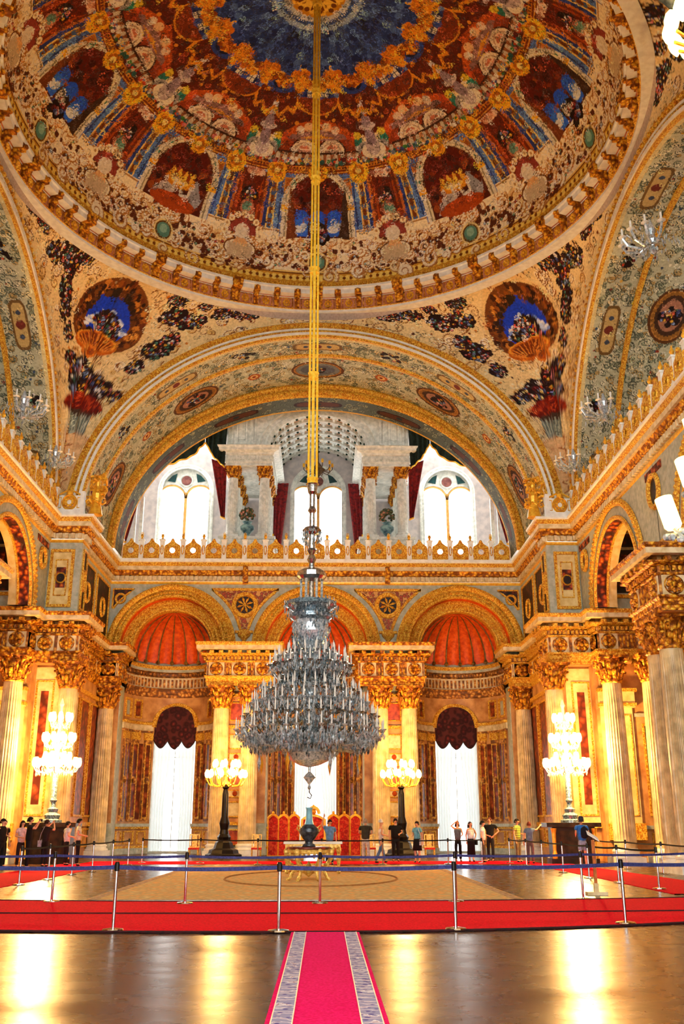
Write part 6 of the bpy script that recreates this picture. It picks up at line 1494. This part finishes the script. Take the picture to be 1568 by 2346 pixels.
# big pale carpet
t = MB(); t.box(-4.75, 4.9, 22.35, 39.5, 0, .012); o = t.build('pale_carpet', beige); tag(o, 'large pale gold carpet lying under the gilt table', 'carpet')
e = MB(); e.box(-4.6, 4.75, 22.4, 22.55, .012, .016); e.box(-4.7, -4.5, 22.4, 39.4, .012, .016); e.box(4.65, 4.85, 22.4, 39.4, .012, .016); e.box(-4.7, 4.85, 39.2, 39.4, .012, .016); e.build('border', pmat('carpet_border', (206, 170, 130), (150, 110, 70), 8, .95), o)
e = MB(); e.tube([(.1 + 2.6 * cos(q), 31 + 4.2 * sin(q), .013) for q in np.linspace(0, 2 * pi, 60)], .035, 4); e.build('oval_band', pmat('carpet_band', (170, 120, 60), (150, 100, 50), 8, .95), o)
e = MB(); e.box(-4.78, 4.92, 22.28, 22.36, 0, .014); e.build('selvedge', pmat('pale_selvedge', (226, 226, 220), None, 8, .9), o)

# ================================================================== barrier posts and belts
post_n = 0
def post_proto(h=1.0):
    t = empty('barrier_post', (0, 0, 0), 'x', 'barrier post', 'x')
    b = MB(); b.lathe([(.001, .035), (.05, .035), (.16, .02), (.17, .0)], n=20); b.build('base', chrome, t)
    b = MB(); b.lathe([(.028, .03), (.028, .86)], n=12); b.build('pole', chrome, t)
    b = MB(); b.lathe([(.034, .86), (.04, .87), (.04, .98), (.03, 1.0), (.001, 1.0)], n=12); b.build('cap', black, t)
    return t
PP = post_proto(); first = [True]
def posts(pts, labels, group):
    for (x, y), lb in zip(pts, labels):
        if first[0]: PP.location = (x, y, .021); PP['label'] = lb; PP['group'] = group; first[0] = False
        else: dup(PP, (x, y, .021 if 15 < y < 22.3 or abs(x) > 8.6 else .013), label=lb, group=group)
def belt(a, b, mat_, label, group, w_=.05, z=.94, sag=.03):
    m = MB(); n = 8
    P = [[(a[0] + (b[0] - a[0]) * t, a[1] + (b[1] - a[1]) * t, z + w_ / 2 * k - sag * 4 * t * (1 - t)) for k in (-1, 1)] for t in np.linspace(0, 1, n + 1)]
    d = Vector((b[0] - a[0], b[1] - a[1], 0)).normalized(); nx, ny = -d.y * .004, d.x * .004
    m.grid(P); m.grid([[(x + nx, y + ny, z_) for x, y, z_ in r] for r in P]); o = m.build('barrier_belt', mat_); tag(o, label, 'belt', group); return o
ordn = ['first', 'second', 'third', 'fourth', 'fifth', 'sixth', 'seventh', 'eighth', 'ninth', 'tenth', 'eleventh', 'twelfth']
def run(pts, mat_, desc, group, belts=True, z=.94, w_=.05):
    n = len(pts)
    posts(pts, ['chrome barrier post %s, %s from the left' % (desc, ordn[i]) for i in range(n)], group)
    if belts:
        for i in range(n - 1): belt(pts[i], pts[i + 1], mat_, '%s belt %s, %s span from the left' % ('blue' if mat_ is bluebelt else 'black', desc, ordn[i]), 'belts ' + desc, w_, z)
run([(-5.45, 16.5), (-2.8, 16.15), (-.22, 15.95), (2.55, 16.2), (5.5, 17.1), (8.3, 18.2)], bluebelt, 'on the near edge of the red carpet', 'near row of barrier posts', w_=.06)
run([(-8.2, 22.4), (-5.3, 21.9), (-2.4, 21.35), (.4, 21.35), (3.3, 21.8), (6.2, 22.5), (9.1, 23.4)], bluebelt, 'between the red and the pale carpet', 'second row of barrier posts')
run([(-7.8, 27.9), (-7.7, 30.4), (-7.7, 33.2), (-7.5, 35.2), (-7.45, 38.2), (-7.4, 41.0)], blackbelt, 'along the left red strip', 'left row of barrier posts')
run([(-7.2, 43.0), (-4.7, 42.6), (-2.2, 41.2), (.4, 41.2), (2.9, 41.3), (5.6, 41.5), (7.1, 42.2)], blackbelt, 'across the far red strip before the visitors', 'far row of barrier posts')
run([(8.3, 42.4), (8.55, 40.2), (8.6, 37.5), (8.6, 34.3), (8.6, 31.0), (8.8, 28.6), (9.0, 25.8)], blackbelt, 'along the inner edge of the right red strip', 'right row of barrier posts')
run([(11.4, 40.5), (11.6, 37.0), (11.7, 33.4), (11.8, 29.5)], blackbelt, 'along the outer edge of the right red strip', 'outer right row of barrier posts')
# ================================================================== furniture
screenred = ornmat('red_damask', [(236, 60, 30), (214, 34, 22), (180, 24, 20), (230, 80, 44)], 7, .7, 0, .2)
def gilt_table():
    t = empty('gilt_table', (.04, 29.8, .012), 'round gilt table with scroll legs carrying the long-necked vase', 'table')
    b = MB(); b.lathe([(.001, .86), (.62, .86), (.66, .885), (.66, .91), (.62, .93), (.001, .935)], n=32); b.build('table_top', pmat('red_marble_top', (150, 60, 40), (90, 40, 30), 5, .25), t)
    b = MB(); b.lathe([(.6, .74), (.63, .76), (.64, .84), (.62, .86)], n=32)
    b.build('apron', MATS['gilt_pale'], t)
    g = MB()
    for k in range(24):
        a = 2 * pi * k / 24; g.ball((.63 * sin(a), .63 * cos(a), .72 - .04 * (k % 2)), .05, 6, 4, 1.5)
    g.build('apron_carving', MATS['gilt_pale'], t)
    for k in range(6):
        a = 2 * pi * k / 6 + pi / 6; ca, sa = sin(a), cos(a)
        l = MB(); l.tube([(r * ca, r * sa, z) for r, z in ((.58, .86), (.66, .78), (.64, .6), (.52, .4), (.46, .25), (.52, .1), (.6, .03), (.66, .02))], [.06, .08, .07, .05, .045, .045, .055, .035], 8); l.ball((.66 * ca, .66 * sa, .8), .09, 7, 5); l.ball((.5 * ca, .5 * sa, .42), .07, 6, 4); l.build('leg', MATS['gilt_pale'], t)
        s = MB(); s.tube([(.48 * ca, .48 * sa, .22), (.3 * ca, .3 * sa, .3), (.1 * ca, .1 * sa, .2)], [.03, .045, .03], 6); s.build('stretcher', MATS['gilt_pale'], t)
    f = MB(); f.lathe([(.02, .1), (.1, .16), (.14, .22), (.08, .3), (.12, .38), (.05, .46), (.01, .54)], n=14); f.build('stretcher_urn', MATS['gilt_pale'], t)
pmat('gilt_pale', (250, 220, 120), (200, 150, 60), 14, .35, .3, .4)
gilt_table()
t = empty('long_necked_vase', (.04, 29.8, .947), 'bronze and pale blue vase with long neck standing on the gilt table', 'vase')
b = MB(); b.lathe([(.001, 0), (.2, 0), (.2, .05), (.12, .09), (.12, .14), (.2, .24), (.29, .38), (.3, .46), (.22, .56), (.14, .62)], n=28); b.build('body', pmat('dark_enamel', (96, 108, 116), (44, 50, 60), 7, .2, .5), t, smooth=True)
b = MB(); b.lathe([(.14, .62), (.11, .72), (.09, .95), (.085, 1.05), (.12, 1.1), (.001, 1.09)], n=24); b.build('neck', pmat('pale_blue_porcelain', (130, 190, 206), (110, 160, 180), 4, .2), t, smooth=True)
for s in (-1, 1):
    h = MB(); h.tube([(s * .25, 0, .52), (s * .34, 0, .6), (s * .36, 0, .5), (s * .28, 0, .42)], .025, 6); h.build('handle', MATS['gilt_pale'], t)
# second table behind
t = empty('console_table', (.12, 34.0, .012), 'long gilt table with white top standing behind the round one', 'table')
b = MB(); b.box(-.98, .98, -.42, .42, .93, 1.0); b.build('table_top', white, t)
b = MB(); b.box(-.92, .92, -.38, .38, .8, .93); 
for k in range(12): b.ball((-.85 + k * .155, -.39, .79), .06, 6, 4)
b.build('apron', MATS['gilt_pale'], t)
for x in (-.86, .86):
    for y in (-.32, .32):
        l = MB(); l.lathe([(.07, .8), (.09, .72), (.05, .6), (.08, .45), (.05, .3), (.04, .12), (.07, .06), (.05, .0)], (x, y, 0), 10); l.build('leg', MATS['gilt_pale'], t)
t_ = MB(); t_.tube([(-.85, 0, .2), (0, 0, .28), (.85, 0, .2)], .035, 6); t_.build('stretcher', MATS['gilt_pale'], t)
# throne and folding screens
def folding_screen(x0, xs, label):
    t = empty('folding_screen', (x0, 47.6, 0), label, 'screen', 'red folding screens')
    for i, (a, b) in enumerate(zip(xs[:-1], xs[1:])):
        ya, yb = (0, .22) if i % 2 == 0 else (.22, 0)
        L_ = math.hypot(b[0] - a[0], yb - ya) if False else None
        ax, bx = a, b; hgt = 2.02
        d = Vector((bx - ax, yb - ya, 0)); ln = d.length; d.normalize(); nn = Vector((d.y, -d.x, 0))
        F = lambda u, z, dd, ax=ax, ya=ya, d=d, nn=nn: (ax + d.x * u + nn.x * dd, ya + d.y * u + nn.y * dd, z)
        p = MB()
        n = 12; us = np.linspace(0.02, ln - .02, n + 1)
        p.grid([[F(u, .1, 0) for u in us], [F(u, hgt - .18 + .16 * sin(pi * u / ln), 0) for u in us]]); p.grid([[F(u, .1, -.03) for u in us], [F(u, hgt - .18 + .16 * sin(pi * u / ln), -.03) for u in us]])
        pan = p.build('panel', screenred, t)
        g = MB(); w_ = .035
        g.pbox(F, 0, w_, 0, hgt - .15, -.04, .03); g.pbox(F, ln - w_, ln, 0, hgt - .15, -.04, .03); g.pbox(F, w_, ln - w_, .06, .16, -.04, .03)
        g.curve(F, [(u, hgt - .18 + .16 * sin(pi * u / ln)) for u in np.linspace(ln, 0, 13)], [(-.03, -.04), (-.03, .04), (.07, .04), (.07, -.04)]); g.ball(F(ln / 2, hgt + .06, 0), .07, 6, 5)
        g.build('frame', goldplain, pan)
folding_screen(-1.45, [-.72, -.22, .28, .78][:4], 'red damask folding screen with gilt frames left of the throne')
folding_screen(1.5, [-.82, -.3, .22, .74], 'red damask folding screen with gilt frames right of the throne')
t = empty('gilt_throne', (.0, 46.3, 0), 'gilt throne with red upholstery and arched crest before the middle window', 'chair')
b = MB(); b.box(-.5, .5, -.35, .35, .42, .56); b.build('seat', screenred, t)
p = MB(); us = np.linspace(-.5, .5, 13); top = lambda u: 1.75 + .2 * cos(pi * u / 1.05)
p.grid([[(u, .3, .56) for u in us], [(u, .36, top(u)) for u in us]]); p.grid([[(u, .34, .56) for u in us], [(u, .4, top(u)) for u in us]]); p.build('backrest', screenred, t)
g = MB(); F = lambda u, z, d: (u, .36 - d, z)
g.curve(F, [(.55, .5)] + [(u, top(u)) for u in np.linspace(.52, -.52, 15)] + [(-.55, .5)], [(-.06, -.05), (-.06, .05), (.05, .06), (.05, -.05)]); 
g.curve(F, [(.26 * cos(q), 2.0 + .3 * sin(q)) for q in np.linspace(0, pi, 13)], [(-.08, -.04), (-.06, .06), (.06, .06), (.08, -.04)]); g.ball((0, .34, 2.1), .13, 8, 6); g.ball((0, .34, 2.36), .07, 6, 5)
g.build('back_frame', goldplain, t)
for x in (-.48, .48):
    for y in (-.3, .3): l = MB(); l.lathe([(.05, .42), (.07, .34), (.04, .2), (.06, .05), (.04, 0)], (x, y, 0), 8); l.build('leg', goldplain, t)
    a = MB(); a.tube([(x, .3, .95), (x, 0, .9), (x, -.3, .85), (x, -.33, .56)], .045, 7); a.build('armrest', goldplain, t)
# lesser furniture at the foot of the arcade piers
for x, lb in ((-2.75, 'gilt side chair with pale back standing left of the red screen'), (2.75, 'gilt side chair standing right of the red screen'), (5.6, 'gilt side chair beside the right torchere'), (-5.75, 'gilt side chair beside the left torchere')):
    t = empty('side_chair', (x, 48.6, 0), lb, 'chair', 'gilt side chairs along the far wall')
    b = MB(); b.box(-.24, .24, -.24, .24, .4, .48); b.build('seat', screenred, t)
    b = MB(); b.frame(lambda u, z, d: (u, .22 - d, z), -.24, .24, .48, 1.1, .05, -.02, .02); b.pbox(lambda u, z, d: (u, .22 - d, z), -.12, .12, .5, 1.05, -.01, .01); b.build('backrest', MATS['gilt_pale'], t)
    for a in (-.21, .21):
        for c in (-.21, .21): l = MB(); l.lathe([(.025, .4), (.03, .2), (.018, 0)], (a, c, 0), 6); l.build('leg', MATS['gilt_pale'], t)
# notice stand on the right
t = empty('notice_stand', (6.88, 23.9, .0), 'wooden notice stand with slanted white board right of the pale carpet', 'stand')
b = MB(); b.box(-.24, .24, -.12, .12, 0, .07); b.build('base', creamst, t)
b = MB(); b.box(-.05, .05, -.05, .05, .07, .26); b.build('socket', creamst, t)
b = MB(); b.box(-.032, .032, -.032, .032, .26, 1.22); b.build('post', pmat('orange_wood', (206, 120, 50), (160, 84, 30), 8, .4), t)
b = MB(); b.add([(-.14, -.08, 1.36), (-.12, .08, 1.44), (.14, .08, 1.28), (.14, -.08, 1.20), (-.14, -.09, 1.34), (-.12, .07, 1.42), (.14, .07, 1.26), (.14, -.09, 1.18)], [(0, 1, 2, 3), (7, 6, 5, 4), (0, 4, 5, 1), (1, 5, 6, 2), (2, 6, 7, 3), (3, 7, 4, 0)]); b.build('board', white, t)
# ================================================================== near half of the hall, unseen, added to block and steer the daylight
nw = MB()
FNr = lambda u, z, d: (u, YC - XF + d, z)
nw.grid([[FNr(E_IN[0] * cos(t), SP + E_IN[1] * sin(t), d) for t in np.linspace(0, pi, 40)] for d in (0, -7.5)])
nw.grid([[FNr(r0 * cos(t), SP + (r0 - 12.5 + 11.0) * sin(t), 0) for t in np.linspace(0, pi, 40)] for r0 in (E_IN[0] + .9, E_IN[0])])
struct(nw.build('wall_near_vault', greygreen))  # unseen vault added to keep light off the upper dome
nw = MB()
for a, b in ((-14, -10.8), (-4.2, -3.5), (3.5, 4.2), (10.8, 14)): nw.box(a, b, 11.4, 11.7, 14.9, 27.5)
nw.box(-14, 14, 11.4, 11.7, 14.9, 16.2); nw.box(-14, 14, 11.4, 11.7, 25.5, 27.5); nw.box(-21, 21, -6, 12.0, 15.0, 15.2)
struct(nw.build('wall_near_lunette', creamst))  # wide openings put in to send daylight to the far dome
nw = MB(); nw.box(-13.4, -13, -6, 8, 0, 15); nw.box(13, 13.4, -6, 8, 0, 15); struct(nw.build('wall_near_sides', wallpaint))
nw = MB()
for a, b in ((-13.4, -12.2), (-4.6, -4.0), (4.0, 4.6), (12.2, 13.4)): nw.box(a, b, -6.4, -6, 0, 15)
nw.box(-13.4, 13.4, -6.4, -6, 14, 15)
struct(nw.build('wall_entrance', wallpaint))
nw = MB()
for s in (-1, 1): nw.box(*sorted((s * 12.6, s * 13)), YA, 54.6, ZG, 27.2); nw.box(*sorted((s * 12.6, s * 13)), 59, YG + .3, ZG, 27.2); nw.box(*sorted((s * 12.6, s * 13)), 54.6, 59, ZG, 17); nw.box(*sorted((s * 23, s * 23.3)), 8, 53, 15, 29); nw.box(*sorted((s * 12.9, s * 23.3)), 11, 53, 28.3, 28.5)
nw.box(-13, 13, 53.6, 55.6, 27.5, 27.7); nw.box(-13, 13, 52.4, 54, 27.0, 27.6)
struct(nw.build('wall_gallery_ends_light_blockers', gw))  # unseen; ends gapped for daylight, outer walls and roof strips block light leaks
for s in (-1, 1):
    nw = MB(); nw.box(*sorted((s * 12.9, s * 21)), 7.8, 8.1, 0, 15); struct(nw.build('wall_aisle_end', wallpaint))

nw = MB(); nw.lathe([(RR + .45, 28.25), (20.6, 28.3)], (0, YC, 0), 48); struct(nw.build('wall_light_leak_plate', stone))  # unseen plate added round the dome to stop sky light leaking in
WORLD = 4.8; EXPO = 0.35
LAMPS = [(10.95, 41.6, 4.3, 4200), (-10.95, 41.6, 4.3, 4200), (-4.42, 49.0, 4.4, 1500), (4.35, 49.0, 4.4, 1500)]
# ================================================================== camera, world, lights
cam = bpy.data.cameras.new('camera'); co = bpy.data.objects.new('camera', cam); COL.objects.link(co); scene.camera = co
cam.sensor_fit = 'VERTICAL'; cam.sensor_height = 36; cam.lens = 36 * 2184 / 2346; cam.clip_end = 400
co.location = (.46, 0, 1.6); co.rotation_euler = (radians(90 + 18.08), 0, radians(-1.07))
w = bpy.data.worlds.new('daylight'); scene.world = w; w.use_nodes = True
w.node_tree.nodes['Background'].inputs[0].default_value = (1, .975, .93, 1); w.node_tree.nodes['Background'].inputs[1].default_value = WORLD
def lamp(name, loc, power, col=(1, .56, .18), r=.3):
    l = bpy.data.lights.new(name, 'POINT'); l.energy = power; l.color = col; l.shadow_soft_size = r
    o = bpy.data.objects.new(name, l); COL.objects.link(o); o.location = loc; return o
for x, y, z, p in LAMPS: lamp('lamp_glow', (x, y, z), p)
vs = scene.view_settings; vs.view_transform = 'Standard'; vs.look = 'None'; vs.exposure = EXPO; vs.gamma = 1; vs.use_curve_mapping = False
scene.cycles.use_denoising = True
scene.cycles.use_adaptive_sampling = True; scene.cycles.adaptive_threshold = .12; scene.cycles.adaptive_min_samples = 12
scene.cycles.max_bounces = 4; scene.cycles.diffuse_bounces = 2; scene.cycles.glossy_bounces = 2; scene.cycles.transmission_bounces = 4; scene.cycles.transparent_max_bounces = 8
scene.cycles.sample_clamp_indirect = 4
